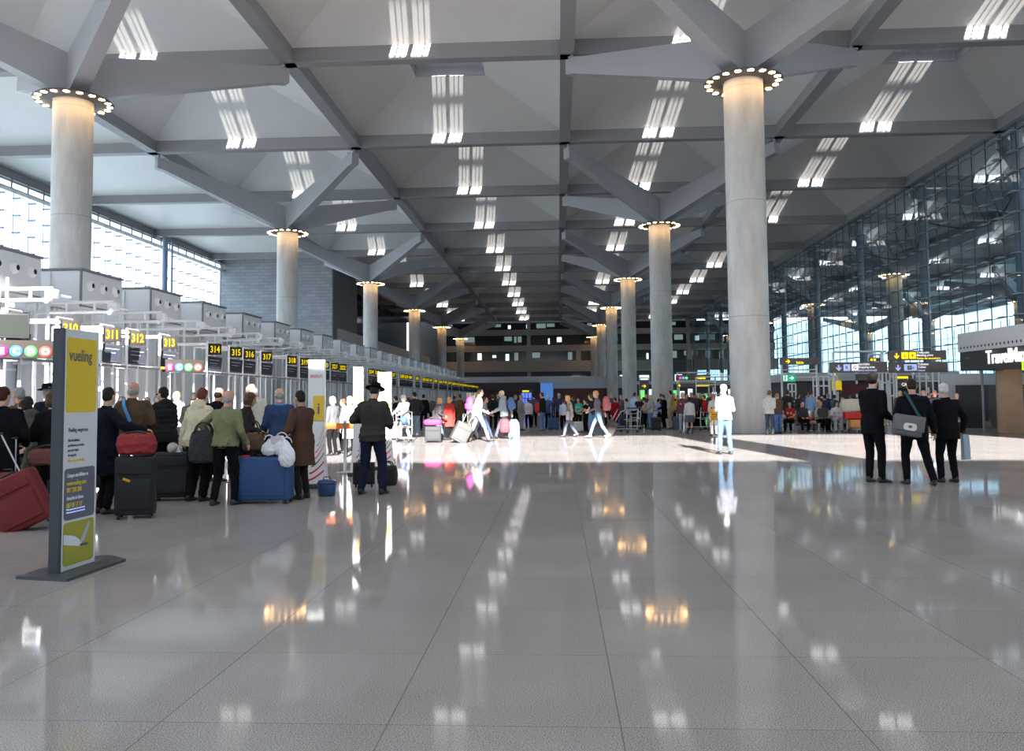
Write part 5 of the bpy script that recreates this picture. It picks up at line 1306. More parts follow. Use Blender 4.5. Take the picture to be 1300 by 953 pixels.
# queue luggage
q = ground(47, 672); suitcase('bright red-brown soft suitcase tilted on its wheels, nearest the totem', (q.x-.04, q.y, 0.0), math.radians(12), .56, .27, .62, (.16, .012, .012), tilt=-26, handle=.5, lean_axis='Y')
q = ground(6, 668); suitcase('dark red suitcase behind the tilted red-brown one', (q.x-.1, q.y+.12, 0), math.radians(8), .42, .25, .58, (.10, .012, .015), handle=.4)
q = ground(172, 657); bs = suitcase('large black upright suitcase with an orange tag, under the red bag', q, math.radians(20), .46, .34, .72, (.006, .006, .007), handle=.0)
g = MB(); g.rbox((-.27, -.2, .42), (.09, .01, .03), .004, M_('tag_orange', (.75, .35, .02), .5), Matrix.Rotation(.4, 4, 'Y')); g.build('luggage_tag', None, bs)
blob_bag('travel_bag', 'crumpled dark red bag on top of the black upright suitcase', 'bag', (q.x, q.y, .79), .46, .26, .27, (.26, .015, .018), rz=math.radians(15), strap=.05, kind='duffel', seed=8)
q = ground(199, 640); suitcase('black suitcase half hidden behind the one carrying the red bag', (q.x, q.y+.5, 0), .3, .50, .3, .66, (.015, .016, .018), handle=0)
q = ground(334, 638); bq = suitcase('very large royal blue hard suitcase on its long side under white carrier bags', q, math.radians(2), .82, .34, .60, (.025, .07, .20), plain=True, handle=0)
blue_top = .66
for i, (px, yb, w_, h_, lab) in enumerate(((341, 588, .24, .26, 'white carrier bag on the blue suitcase, nearest the green sweater'), (357, 586, .27, .30, 'white carrier bag standing in the middle on the blue suitcase'))):
    s_ = q.y/1060*1.0; c = at(px, 584, q.y); blob_bag('carrier_bag', lab, 'bag', (c.x, q.y+.02, blue_top), w_, .17, h_, (.80, .80, .84), kind='plastic', strap=.07, seed=3+i, strap_w=.008)
c = at(371, 570, q.y); w_ = wpos(R_[0], R_[2], P_R.wr_l)
blob_bag('carrier_bag', 'white carrier bag hanging at the waist of the brown jacket', 'bag', (c.x, q.y-.24, c.z-.24), .25, .16, .38, (.78, .78, .84), kind='plastic', strap=.08, seed=9, strap_w=.008)
c = at(352, 560, q.y); g = thing('paper_sheet', 'white folded travel papers held above the blue suitcase', 'paper', (c.x-.07, q.y-.02, c.z-.06), .1); m = MB(); m.box(0, .17, 0, .004, 0, .11); m.box(.01, .15, .006, .009, .02, .13); m.build('sheet', M_('paper', (.7, .7, .72), .6), g); g.rotation_euler = (.4, -.2, .1)
c = at(316, 584, q.y); g = thing('luggage_tag', 'small red ribbon tag on top of the blue suitcase', 'tag', (c.x, q.y-.1, blue_top+.003), .4); m = MB(); m.rbox((0, 0, .012), (.10, .04, .016), .004); m.tube((-.05, 0, .012), (-.11, .02, .012), .006); m.build('ribbon', M_('ribbon_red', (.7, .02, .03), .5), g)
q = ground(415, 629); bx = thing('vanity_case', 'small round-edged blue vanity case standing alone on the floor', 'case', q, .2)
g = MB(); g.loft([ering(V((0, 0, z)), V((1, 0, 0)), V((0, 1, 0)), a, a*.82, 28, 3.2) for z, a in ((0, .11), (.01, .125), (.17, .14), (.18, .143))], M_('case_blue', (.03, .07, .19), .4)); g.build('case_body', None, bx)
g = MB(); g.loft([ering(V((0, 0, z)), V((1, 0, 0)), V((0, 1, 0)), a, a*.82, 28, 3.2) for z, a in ((.186, .147), (.20, .147), (.235, .125), (.245, .07))], M_('case_blue', (.03, .07, .19), .4)); g.build('lid', None, bx)
g = MB(); g.path([(-.055, 0, .24), (-.045, 0, .285), (.045, 0, .285), (.055, 0, .24)], .009, 8, M_BLACK); g.build('handle', None, bx)
for k, (px, Y, h_, lab) in enumerate(((120, 13.6, .66, 'black suitcase on the floor between the totem and the brown jacket'), (194, 15.0, .70, 'black suitcase on the floor behind the puffer jacket'), (228, 15.2, .70, 'black suitcase on the floor between the puffer and cream jackets'),
        (262, 15.7, .72, 'black suitcase deep in the queue behind the cream jacket'), (312, 15.8, .72, 'black suitcase deep in the queue behind the olive sweater'), (18, 11.5, .62, 'black suitcase behind the tilted red-brown one'), (78, 12.6, .66, 'black suitcase on the floor behind the totem'))):
    c = at(px, 600, Y); suitcase(lab, (c.x, Y, 0), .2*k, .62, .3, h_, (.008+.0004*k, .008, .009), handle=.0)
for k, (px, Y, pk, lab) in enumerate(((150, 15.8, 'k1', 'dark-dressed person deep in the queue behind the brown jacket'), (198, 16.6, 'k1', 'dark-dressed person deep in the queue behind the puffer jacket'), (262, 18.4, 'k1', 'dark-dressed person deep in the queue behind the cream jacket'), (330, 17.6, 'k1', 'dark-dressed person deep in the queue behind the white-haired one'), (100, 14.5, 'k1', 'dark-dressed person deep in the queue behind the totem'), (42, 14.2, 'k1', 'dark-dressed person deep in the queue behind the brimmed hat'))):
    person(px, None, None, P_U, 'blue_jacket', 20*k, lab, ('jacket', (.03, .03, .035)), ('trousers', BLK), ('short', HB), Y=Y, H=1.58)
# bag in the bald man's hand, black coat over the arm
w_ = wpos(G[0], G[2], P_G.wr_l); blob_bag('shoulder_bag', 'black slouchy bag hanging beside the olive green sweater', 'bag', (w_.x-.05, w_.y-.14, w_.z-.36), .42, .2, .46, (.02, .021, .024), rz=.2, strap=.16, kind='tote', seed=12)
w_ = wpos(E_[0], E_[2], P_E.wr_l); blob_bag('carrier_bag', 'white carrier bag in the hand of the cream hooded jacket', 'bag', (w_.x-.02, w_.y-.08, w_.z-.44), .22, .12, .40, (.78, .78, .86), kind='plastic', strap=.05, seed=14, strap_w=.008)
w_ = wpos(E_[0], E_[2], (-.42, -.02, .80)); g = thing('sun_hat', 'pale cloth hat held with the white carrier bag', 'hat', w_, .5); m = MB(); m.lathe([(.085, 0), (.088, .008), (.055, .016), (.048, .05), (.012, .06)], 24); m.build('crown', M_('pale_hat', (.5, .46, .42), .8), g); g.rotation_euler = (1.2, .5, .6)
blob_bag('shoulder_bag', 'brown leather handbag between the olive sweater and the navy jacket', 'bag', at(322, 572, 12.6), .34, .16, .28, (.12, .06, .035), kind='tote', strap=.2, seed=15)
q = at(60, 590, 9.9); blob_bag('handbag', 'burgundy leather handbag carried level beside the totem', 'bag', q, .42, .2, .20, (.12, .03, .025), kind='duffel', strap=.06, rz=.3, seed=16)
o, pose, sc = P7
pts = [wpos(o, sc, q) for q in ((-.02, -.17, 1.15), (-.07, -.165, 1.28), (-.115, -.135, 1.40), (-.125, -.07, 1.485), (-.12, .03, 1.49))]
g = flat_strap(pts, .05, M_('strap_blue', (.05, .25, .50), .6)); tag(g.build('shoulder_strap'), 'bright blue shoulder strap across the brown jacket', 'strap')
# scarf of the cream jacket
o, pose, sc = S_; g = MB(); nb = pose.nb; g.path([nb + V((.07*math.cos(a), .085*math.sin(a)+.01, -.01)) for a in [2*PI*k/14 for k in range(15)]], .022, 8); g.path([nb + V((.03, .10, -.02)), nb + V((.05, .15, -.18)), nb + V((.04, .17, -.32))], .03, 8); g.build('scarf', M_('scarf_red', (.6, .02, .03), .8), o)
o, pose, sc = U_; g = MB(); nb = pose.nb; g.path([nb + V((.085*math.cos(a), .085*math.sin(a)-.01, -.005)) for a in [2*PI*k/14 for k in range(15)]], .022, 8); g.build('collar', M_('collar_blue', (.12, .28, .50), .8), o)
o, pose, sc = A; g = MB(); nb = pose.nb; g.path([nb + V((.070*math.cos(a), .070*math.sin(a)-.005, .030)) for a in [2*PI*k/14 for k in range(15)]], .010, 8); g.build('shirt_collar', M_('collar_pale', (.35, .42, .55), .7), o)
def glasses(t, m=None):
    o, p, sc = t; g = MB(); c, r, f, u = p.hc, p.hr, p.hf, p.hu
    for s_ in (-1, 1):
        g.path([c + f*.102 + u*.012 + r*s_*.032 + r*.020*math.cos(a) + u*.014*math.sin(a) for a in [2*PI*k/10 for k in range(11)]], .003, 5); g.path([c + f*.100 + u*.016 + r*s_*.052, c + f*.0 + u*.014 + r*s_*.082], .003, 5)
        if m: g.ell((0, 0, 0), (.021, .003, .015), mtx=Matrix.Translation(c + f*.104 + u*.012 + r*s_*.032) @ Matrix((r, f, u)).transposed().to_4x4(), nu=10, nv=6)
    g.build('glasses', M_BLACK, o)
glasses(S_); glasses(K_, 1); glasses(P4, 1)

# ------------------------------------------------------------------ crowd poses (shared)
Q = {
 'stand': Pose(pz=.95, lean=1, head=(5, 6)), 'standf': Pose(True, pz=.95, lean=1, head=(-5, 6)),
 'hold': Pose(pz=.95, lean=2, head=(8, 14), rh=(.10, .30, 1.08), lh=(-.12, .28, 1.04)), 'holdf': Pose(True, pz=.95, lean=2, head=(-8, 10), rh=(.08, .28, 1.06), lh=(-.12, .28, 1.02)),
 'behind': Pose(True, pz=.95, lean=1, head=(0, 2), rh=(.06, -.20, .98), lh=(-.06, -.20, .96), re=(1, -.3, 0), le=(-1, -.3, 0)),
 'stout': Pose(pz=.95, lean=1, head=(-10, 4), girth=1.18, rh=(.30, .14, .98), lh=(-.28, .2, 1.0)),
 'walk': Pose(pz=.925, lean=5, head=(0, 4), rh=(.24, -.22, .92), lh=(-.22, .30, .98), rf=(.09, .34, .085), lf=(-.09, -.36, .13), lpitch=-35, rk=(.05, 1, 0)),
 'walkf': Pose(True, pz=.93, lean=5, head=(0, 8), rh=(.22, .20, .98), lh=(-.24, -.08, .86), rf=(.08, -.28, .12), lf=(-.08, .26, .08), rpitch=-32),
 'push': Pose(pz=.94, lean=8, head=(0, 4), rh=(.18, .46, 1.04), lh=(-.18, .46, 1.04), rf=(.1, .16, .08), lf=(-.1, -.16, .09), lpitch=-12),
 'sit': Pose(pz=.50, lean=6, head=(0, 10), rh=(.12, .36, .62), lh=(-.12, .36, .62), rf=(.12, .46, .075), lf=(-.12, .44, .075), rk=(.05, .4, 1), lk=(-.05, .4, 1)),
 'sitf': Pose(True, pz=.50, lean=2, head=(-12, 4), rh=(.16, .30, .66), lh=(-.10, .34, .64), rf=(.10, .48, .075), lf=(-.12, .40, .075), rk=(.05, .4, 1), lk=(-.05, .4, 1)),
}
def cp(px, yh, yf, pk, face, label, top, bottom, hair, **kw): return person(px, yh, yf, Q[pk], pk, face, label, top, bottom, hair, **kw)
T_, S2 = 'trousers', 'skirt'
WH = (.52, .52, .55); cap = None
cr = {}
cr['sun1'] = cp(423, 503, 578, 'standf', 60, 'sunlit fair-haired person in a dark jacket with pink scarf behind the orange belt', ('jacket', (.10, .10, .11)), (T_, BLK), ('bob', (.7, .6, .45)), sk='pale')
cp(437, 506, 575, 'stand', 80, 'dark-haired person in a dark jacket between the first two banner stands', ('jacket', (.05, .05, .055)), (T_, BLK), ('short', HBR))
cp(444, 503, 580, 'standf', 20, 'blond person in a sunlit white coat close behind the second banner stand', ('coat', WH), (T_, BLK), ('bob', (.75, .55, .25)), sk='pale')
cp(504, 503, 556.5, 'hold', 70, 'person in black beside the sunlit white figure with the trolley', ('jacket', BLK), (T_, BLK), ('short', HB))
cp(514.5, 501, 560, 'push', 150, 'sunlit person all in white pushing a luggage trolley with a blue ball', ('jacket', (.52, .52, .52)), (T_, (.5, .5, .5)), ('bob', (.8, .72, .6)), sk='pale')
cp(526.5, 497.5, 554.5, 'stout', 30, 'broad person in a black jacket and faded jeans near the trolley', ('jacket', (.03, .03, .035)), (T_, (.20, .30, .42)), ('short', HB), shoes=(.06, .03, .02))
cp(538, 500.5, 546, 'stand', 20, 'person in black just behind the broad one in faded jeans', ('jacket', BLK), (T_, BLK), ('short', HB))
cp(519, 504, 549, 'stand', 20, 'brown-haired person in the queue behind the sunlit white figure', ('jacket', (.2, .1, .08)), (T_, BLK), ('short', HBR))
cp(556, 505, 559, 'walkf', -60, 'blond person, orange sunlight in the hair colour, in a grey jacket pulling a pink-topped case', ('jacket', (.05, .047, .05)), (T_, (.12, .17, .22)), ('bob', (.85, .45, .15)), sk='pale')  # blond hair; its orange is sunlight put into the colour
cp(571, 504, 558, 'standf', 40, 'ginger-haired person in a bright coral red coat in the sun', ('coat', (.50, .05, .04)), (T_, BLK), ('bob', (.85, .42, .12)), sk='pale')
cp(584, 500.5, 546, 'stout', 60, 'person in a brown jacket behind the coral red coat', ('jacket', (.16, .075, .035)), (T_, (.12, .11, .10)), ('short', HBR))
cp(598, 502, 558, 'walkf', -80, 'elderly person all in white walking in the sun beside the pink backpack', ('coat', (.50, .50, .50)), (T_, (.36, .37, .40)), ('bob', (.85, .8, .7)), sk='pale')
t_ = cp(607, 493.5, 561, 'walk', -70, 'tall young person in a white shirt wearing a pink-magenta backpack', ('shirt', WH), (T_, (.20, .22, .26)), ('short', HBR))
cp(614, 504, 556.5, 'walk', -85, 'person in blue jeans striding just ahead of the pink backpack', ('shirt', (.36, .37, .4)), (T_, (.05, .07, .15)), ('short', HBR))
cp(621, 507, 545, 'standf', 150, 'person in a dusty purple dress behind the walkers', ('coat', (.30, .17, .26)), (S2, (.30, .17, .26)), ('bob', HBR))
cp(626, 501, 545.5, 'behind', 0, 'dark-dressed person with a hair clip standing under the pale shop edge', ('jacket', (.02, .02, .02)), (T_, BLK), ('bun', HBR))
t2 = cp(640, 495.5, 557, 'walk', 78, 'walking fair-haired child in a pale hoodie with red bag and blue backpack', ('jacket_hood', (.36, .41, .46)), (T_, (.08, .08, .11)), ('cropped', (.75, .6, .4)), sk='pale')
cp(661, 501, 546, 'stand', -60, 'grey-haired person in a grey jacket and grey trousers near the blue screens', ('jacket', (.24, .23, .22)), (T_, (.30, .29, .28)), ('cropped', HGR))
cp(671, 506, 543.5, 'standf', 20, 'person in a white-grey jacket and black trousers near the blue screens', ('jacket', (.62, .62, .62)), (T_, BLK), ('short', HBR))
cp(689.5, 498, 547, 'stand', 70, 'person in a black jacket and blue jeans beside the blue panel', ('jacket', (.02, .022, .024)), (T_, JEAN), ('short', HBR), shoes=(.1, .08, .05))
cp(696, 501, 545, 'standf', -20, 'grey-capped person standing behind the black jacket and blue jeans', ('jacket', (.06, .10, .22)), (T_, BLK), ('short', HWH))
cp(703.5, 504, 542.5, 'standf', 10, 'person in navy just past the blue panel', ('coat', (.03, .04, .08)), (T_, BLK), ('bob', HBR))
cp(710, 499, 545, 'hold', 0, 'tall bald person in navy beside the light blue shirt', ('jacket', (.04, .045, .09)), (T_, BLK), ('ring', HGR))
cp(715.5, 507, 546, 'stand', -30, 'person in a light blue top with dark trousers near the centre of the crowd', ('shirt', (.55, .65, .78)), (T_, BLK), ('short', HBR))
t3 = cp(724, 502, 554.5, 'walkf', 85, 'blond person in white jacket, orange sunlight put into both colours, with a white shoulder bag', ('jacket', (.50, .45, .38)), (T_, (.14, .16, .22)), ('bob', (.85, .42, .12)), sk='pale')  # orange sunlight is put into the blond hair and white jacket colours
cp(735, 505, 546, 'holdf', 160, 'person in a bright turquoise green top in the shade', ('tee', (.03, .42, .28)), (T_, BLK), ('short', HBR))
cp(744.5, 507, 549, 'holdf', 120, 'dark-haired person in black holding a sheet of white paper', ('shirt', BLK), (T_, BLK), ('short', HB))
cp(752, 500, 553, 'hold', 60, 'person in a black t-shirt and blue jeans beside the striding walker', ('tee', (.02, .02, .02)), (T_, JEAN), ('short', HBR))
t4 = cp(760, 496, 556, 'walk', 80, 'striding brown-haired person in a mauve-grey shirt and faded jeans', ('shirt', (.17, .14, .165)), (T_, (.14, .23, .34)), ('messy', (.55, .33, .16)), shoes=(.45, .42, .38))
cp(782, 504.5, 545, 'standf', 30, 'person in a dark red coat beside the bright blue suitcase', ('coat', (.28, .01, .02)), (T_, BLK), ('short', HRD))
t5 = cp(797, 506, 546, 'hold', 60, 'dark-haired person bending over a pushchair in a pale checked shirt', ('shirt', (.45, .45, .48)), (T_, DJ), ('short', HB))
cp(806, 498, 543.5, 'stand', -40, 'person in a light blue shirt beside the black dress', ('shirt', (.42, .55, .75)), (T_, BLK), ('short', HBR))
cp(812, 502, 544.5, 'behind', 0, 'long blond-haired person in a black dress, hands behind the back', ('tee_long', (.022, .022, .024)), ('longskirt', (.022, .022, .024)), ('longer', HBL))
cp(818, 504, 544, 'stand', 20, 'person in a pale grey shirt right beside the black dress', ('shirt', (.5, .5, .48)), (T_, BLK), ('short', HBR))
cp(827, 501, 544.5, 'stout', 60, 'white-haired person in a light grey jacket and blue jeans', ('jacket', (.42, .42, .41)), (T_, (.14, .24, .46)), ('short', (.6, .55, .48)))
cp(836, 506, 543, 'standf', -60, 'person in a blue and white patterned top near the grey jacket', ('shirt', (.35, .40, .6)), (T_, BLK), ('short', HB))
cp(844, 501, 544, 'holdf', 60, 'short-haired person in a long black coat, side on', ('coat', BLK), (T_, BLK), ('short', HBR))
cp(852.5, 495.5, 544.5, 'stand', 70, 'tall person in a khaki jacket and khaki trousers, side on', ('jacket', (.36, .30, .20)), (T_, (.30, .27, .20)), ('short', HB))
cp(861, 502, 544, 'standf', 150, 'person in a bright yellow top next to the khaki jacket', ('shirt', (.75, .55, .02)), (T_, BLK), ('short', HRD))
cp(867.5, 498, 549, 'standf', 170, 'grey-blond person in a maroon coat and patterned jeans', ('jacket', (.13, .05, .06)), (T_, (.30, .36, .42)), ('bob', (.55, .45, .32)))
cp(876, 504, 550.5, 'standf', 5, 'person in a white top, grey skirt and black boots, back turned', ('sweater', WH), (S2, (.10, .10, .125)), ('bob', HB), boots=True)
cp(878.5, 497.5, 545, 'stand', 160, 'person with a red-brown face standing behind the white top', ('jacket', (.05, .04, .05)), (T_, BLK), ('cropped', HB), sk='ruddy')
cp(884.5, 501, 542.5, 'standf', 60, 'person in a dark brown jacket beside the white top', ('jacket', (.08, .055, .05)), (T_, BLK), ('bob', (.3, .16, .12)))
cp(895.5, 501.5, 545, 'stand', 80, 'person in a bright red shirt and black trousers', ('shirt', (.62, .015, .02)), (T_, BLK), ('short', HBR))
t6 = cp(907, 500, 553, 'holdf', 10, 'brown-haired person in a white top and white trousers holding a striped orange toy', ('sweater', WH), (T_, (.82, .80, .76)), ('bob', (.28, .13, .08)), sk='pale')
cp(941, 507, 547, 'standf', 40, 'person in a red top sitting low behind the white cap', ('shirt', (.45, .03, .04)), (T_, BLK), ('short', HRD))
cp(977.5, 495.5, 552, 'hold', -30, 'tall person in a light grey hooded top and dark jeans by the big column', ('jacket_hood', (.52, .52, .50)), (T_, (.05, .06, .085)), ('short', (.16, .08, .05)))
cp(989, 499, 550.5, 'hold', 25, 'sandy-haired person in a brown jacket and bright blue jeans', ('jacket', (.10, .065, .048)), (T_, (.08, .18, .42)), ('cropped', (.4, .2, .08)))
cp(1000.5, 495, 545, 'stand', -30, 'person in black standing behind the blue jeans', ('jacket', (.04, .04, .045)), (T_, BLK), ('short', HBR))
cp(1030.5, 495.5, 546, 'stand', -50, 'person in a light blue shirt near the orange jacket', ('shirt', (.30, .42, .66)), (T_, (.08, .08, .1)), ('short', HBR))
cp(1041, 503, 543.5, 'standf', 20, 'person in a vivid orange jacket behind the seats', ('jacket', (.95, .16, .01)), (T_, BLK), ('short', HRD))
cp(1048.5, 501, 546, 'stand', 0, 'dark-haired person in navy beside the orange jacket', ('jacket', (.03, .05, .10)), (T_, BLK), ('short', HB))
cp(1060, 501, 544, 'holdf', -30, 'person in dark grey holding something up to the face', ('jacket', (.10, .12, .15)), (T_, BLK), ('short', HB))
cp(1082, 500.5, 546, 'stout', 0, 'broad person in a white shirt, back turned, behind the luggage cart', ('shirt', (.66, .67, .76)), (T_, BLK), ('short', HBR))
cp(1071, 507, 543.5, 'standf', 20, 'fair person in a beige top beside the broad white shirt', ('shirt', (.55, .5, .35)), (T_, BLK), ('bob', (.5, .38, .2)))
cp(1144, 496, 548, 'standf', 170, 'fair person seen between the slim and stocky suited people', ('jacket', (.1, .09, .09)), (T_, BLK), ('bob', (.5, .38, .2)))
cp(1173.5, 495, 552, 'stand', 190, 'bald person in a beige top facing the suited group', ('sweater', (.50, .46, .34)), (T_, BLK), ('ring', HB), sk='ruddy')
cp(1180.5, 499, 550, 'standf', 185, 'red-faced person between the beige top and the dark jacket', ('shirt', (.2, .1, .08)), (T_, BLK), ('short', HRD), sk='ruddy')
t7 = cp(1188.5, 495, 556, 'hold', 160, 'bald person in a dark jacket holding a pale blue paper', ('jacket', (.02, .022, .03)), (T_, BLK), ('ring', HB), sk='ruddy')
cp(1216, 499, 552, 'stand', 180, 'person in a dark coat beside the shop glass, half hidden', ('coat', (.03, .03, .035)), (T_, BLK), ('short', HGR))
# seated
def bench(x0, x1, Y, label, n):
    o = thing('bench', label, 'bench', (x0, Y, 0), 0, 'rows of metal seats'); W = x1-x0
    g = MB(); g.tube((0, 0, .36), (W, 0, .36), .035, n=8, m=M_STEEL); g.build('beam', None, o)
    for k in range(n):
        x = W*(k+.5)/n; g = MB(); g.rbox((x, -.02, .42), (W/n*.88, .46, .04), .015, M_STEEL); g.build('seat', None, o)
        g = MB(); g.rbox((x, .24, .66), (W/n*.88, .04, .42), .015, M_STEEL, seg=2); g.build('backrest', None, o)
    for x in (.1, W-.1): g = MB(); g.tube((x, 0, 0), (x, 0, .36), .03, n=8, m=M_STEEL); g.rbox((x, 0, .02), (.07, .5, .03), .01, M_STEEL); g.build('leg', None, o)
    return o
YBN = ground(1020, 549).y
bx0 = at(980, 540, YBN+.5).x; bx1 = at(1046, 540, YBN+.5).x
bench(bx0, bx1, YBN+.9, 'long metal bench with seated travellers beside the big column', 4)
bench(at(1052, 540, YBN+.9).x, at(1078, 540, YBN+.9).x, YBN+.9, 'short metal bench with the person in white trousers', 2)
def sit(px, pk, label, top, bottom, hair, face=180, Y=None, **kw):
    return person(px, None, None, Q[pk], pk, face, label, top, bottom, hair, Y=Y or YBN+.72, H=1.70, **kw)
sit(1004, 'sitf', 'seated black-haired person with red shoulders on the long bench', ('tee', (.35, .03, .03)), (T_, BLK), ('long', HB), face=150)
sit(1019, 'sit', 'seated person in dark clothes in the middle of the long bench', ('jacket', (.05, .05, .05)), (T_, BLK), ('short', HB))
sit(1041, 'sitf', 'seated blond person in a beige jacket leaning over a black bag', ('jacket', (.50, .44, .36)), (T_, BLK), ('bob', (.5, .32, .15)), face=-150)
sit(1063, 'sitf', 'seated black-haired person in white with a black vest', ('shirt', (.66, .67, .72)), (T_, (.42, .44, .48)), ('bob', HB), face=170)
# backs of the crowd in the second row
rnd = random.Random(21); tops = [(.05, .05, .06), (.03, .03, .04), (.12, .08, .07), (.10, .10, .12), (.2, .03, .03), (.06, .08, .14)]
for k, px in enumerate((549, 577, 591, 632, 654, 678, 720, 729, 770, 776, 790, 822, 840, 856, 872, 890, 900, 933, 948, 962, 1013, 1025, 1053, 1093)):
    cp(px, None, 540 + 2.2*(k % 2), rnd.choice(['stand', 'standf', 'hold', 'holdf']), rnd.uniform(0, 360), 'dark-dressed traveller mostly hidden behind the front row of the crowd', ('jacket', rnd.choice(tops)), (T_, BLK), (rnd.choice(['short', 'bob', 'short']), rnd.choice([HB, HBR, HBL, HGR])), H=rnd.uniform(1.58, 1.72), group='travellers hidden behind the front row')
# ------------------------------------------------------------------ crowd luggage
def sc_(px, py, rz, w, d, h, col, label, **kw): return suitcase(label, ground(px, py), rz, w, d, h, col, **kw)
trolley('luggage trolley with a blue ball pushed by the sunlit white figure', ground(515, 561), math.radians(200))
q = ground(515, 561); g = thing('ball', 'blue ball on the trolley of the sunlit white figure', 'ball', (q.x-.05, q.y-.05, .62)); m = MB(); m.ell((0, 0, .14), (.14, .14, .14)); m.build('shell', M_('ball_blue', (.05, .12, .6), .35), g); m = MB(); m.ell((0, -.13, .16), (.05, .012, .03)); m.build('badge', M_YEL, g)
sc_(502, 558, .1, .4, .28, .62, (.35, .22, .22), 'pale pink and grey suitcase beside the trolley with the ball')
q = ground(550, 561.5); suitcase('dark case with a pink lid pulled by the orange-lit blond person', q, .1, .55, .35, .50, (.03, .03, .034), handle=.3)
blob_bag('travel_bag', 'bright pink bag strapped on the dark case', 'bag', (q.x, q.y-.02, .59), .62, .34, .20, (.5, .03, .17), kind='duffel', strap=.06)
sc_(579, 562, .3, .55, .40, .66, (.07, .07, .07), 'large grey suitcase tilted over beside the coral red coat', tilt=28, lean_axis='Y', handle=.3)
sc_(591, 561, .1, .40, .30, .60, (.09, .06, .04), 'brown suitcase behind the tilted grey one', handle=.3)
o, p, s = t_; c = wpos(o, s, (-.02, -.27, 1.02)); blob_bag('backpack', 'magenta backpack on the back of the tall young walker', 'backpack', c, .36, .24, .46, (.42, .05, .28), rz=math.radians(-70), kind='pack', strap=.04, seed=5)
o, p, s = t2; c = wpos(o, s, (0, -.27, 1.04)); blob_bag('backpack', 'blue backpack on the back of the pale hoodie', 'backpack', c, .32, .24, .44, (.09, .16, .38), rz=math.radians(78), kind='pack', strap=.04, seed=6)
q = ground(652.5, 557); blob_bag('backpack', 'light blue wheeled backpack trailing behind the pale hoodie', 'backpack', (q.x, q.y, 0), .44, .3, .72, (.16, .32, .50), rz=math.radians(10), kind='pack', strap=.05, seed=7)
c = at(641, 549, t2[0].location.y-.3); blob_bag('travel_bag', 'red cloth bag hanging in front of the pale hoodie', 'bag', c, .36, .2, .50, (.36, .03, .04), kind='tote', strap=.1, seed=8)
sc_(702.5, 545.5, 0, .52, .3, .52, (.03, .08, .20), 'dark blue suitcase on the floor next to the light blue top', handle=.55)
c = at(683, 524, 39.0); blob_bag('backpack', 'bright red bag at the side of the black jacket and blue jeans', 'backpack', c, .28, .2, .5, (.6, .02, .02), kind='pack', strap=.05, seed=9)
o, p, s = t3; c = wpos(o, s, (-.30, .05, .72)); blob_bag('shoulder_bag', 'white bag swinging beside the orange-tinted blond walker', 'bag', c, .46, .16, .34, (.45, .42, .46), rz=math.radians(80), strap=.3, kind='tote', seed=10)
sc_(734, 548, .2, .42, .3, .40, (.65, .63, .62), 'small white case on the floor near the turquoise top', handle=0)
sc_(745, 547.5, .2, .25, .2, .36, (.75, .02, .22), 'small bright pink case near the turquoise top', handle=0)
c = at(744.5, 522, 36.6); g = thing('paper_sheet', 'white sheet of paper held by the dark-haired person in black', 'paper', c); m = MB(); m.box(-.12, .12, 0, .004, 0, .32); m.build('sheet', M_('paper', (.7, .7, .72), .6), g)
o, p, s = t4; c = wpos(o, s, (.05, -.29, 1.0)); blob_bag('backpack', 'coral pink backpack on the striding walker in faded jeans', 'backpack', c, .34, .26, .52, (.45, .13, .12), rz=math.radians(80), kind='pack', strap=.04, seed=11)
sc_(770, 553.5, .3, .36, .26, .60, (.06, .055, .05), 'black trolley bag dragged behind the striding walker', tilt=30, lean_axis='Y', handle=.5)
sc_(785.5, 544, 0, .32, .24, .66, (.04, .10, .50), 'bright blue upright suitcase beside the dark red coat', hard=True, handle=.2)
sc_(791, 544, 0, .32, .24, .62, (.035, .04, .05), 'dark grey upright suitcase next to the bright blue one', handle=.2)
trolley('folding pushchair frame in front of the pale checked shirt', ground(798, 549), .5)
trolley('empty luggage trolley beside the long black dress', ground(803, 545), 1.2)
sc_(833, 547, .2, .42, .3, .55, (.02, .02, .022), 'black suitcase standing beside the grey jacket and blue jeans', handle=.3)
sc_(861, 546.5, .2, .40, .3, .58, (.06, .065, .09), 'slate grey suitcase below the bright yellow top', handle=.0)
trolley('luggage trolley between the grey skirt and the red shirt', ground(888, 546), .7)
q = at(907, 533, t6[0].location.y-.42)
g = thing('tiger_toy', 'striped orange plush toy clutched by the person in white', 'toy', q); m = MB(); m.ell((0, 0, .12), (.13, .12, .16), M_('plush_orange', (.85, .42, .03), .9)); m.build('toy_body', None, g)
for k, (x, z) in enumerate(((-.18, .26), (.18, .22), (-.14, -.14), (.16, -.12))): m = MB(); capsule(m, (x*.4, 0, .12+z*.3), (x, -.03, .10+z), .06, .045, 10, M_('plush_orange', (.85, .42, .03), .9)); m.build('toy_limb', None, g)
m = MB(); m.ell((0, -.05, .36), (.12, .11, .11), M_('plush_orange', (.85, .42, .03), .9)); m.ell((0, -.14, .33), (.06, .05, .05), M_WHITE); m.ell((-.09, -.03, .45), (.035, .02, .035), M_BLACK); m.ell((.09, -.03, .45), (.035, .02, .035), M_BLACK); m.build('toy_head', None, g)
m = MB()
for z in (.04, .12, .20): m.path([(.135*math.cos(a)*(1-abs(z-.12)*1.8), .125*math.sin(a)*(1-abs(z-.12)*1.8), z) for a in [2*PI*k/12 for k in range(13)]], .013, 6)
m.build('stripes', M_BLACK, g)
sc_(950.5, 549.5, .1, .52, .32, .60, (.055, .055, .055), 'large charcoal suitcase at the foot of the big column', handle=0)
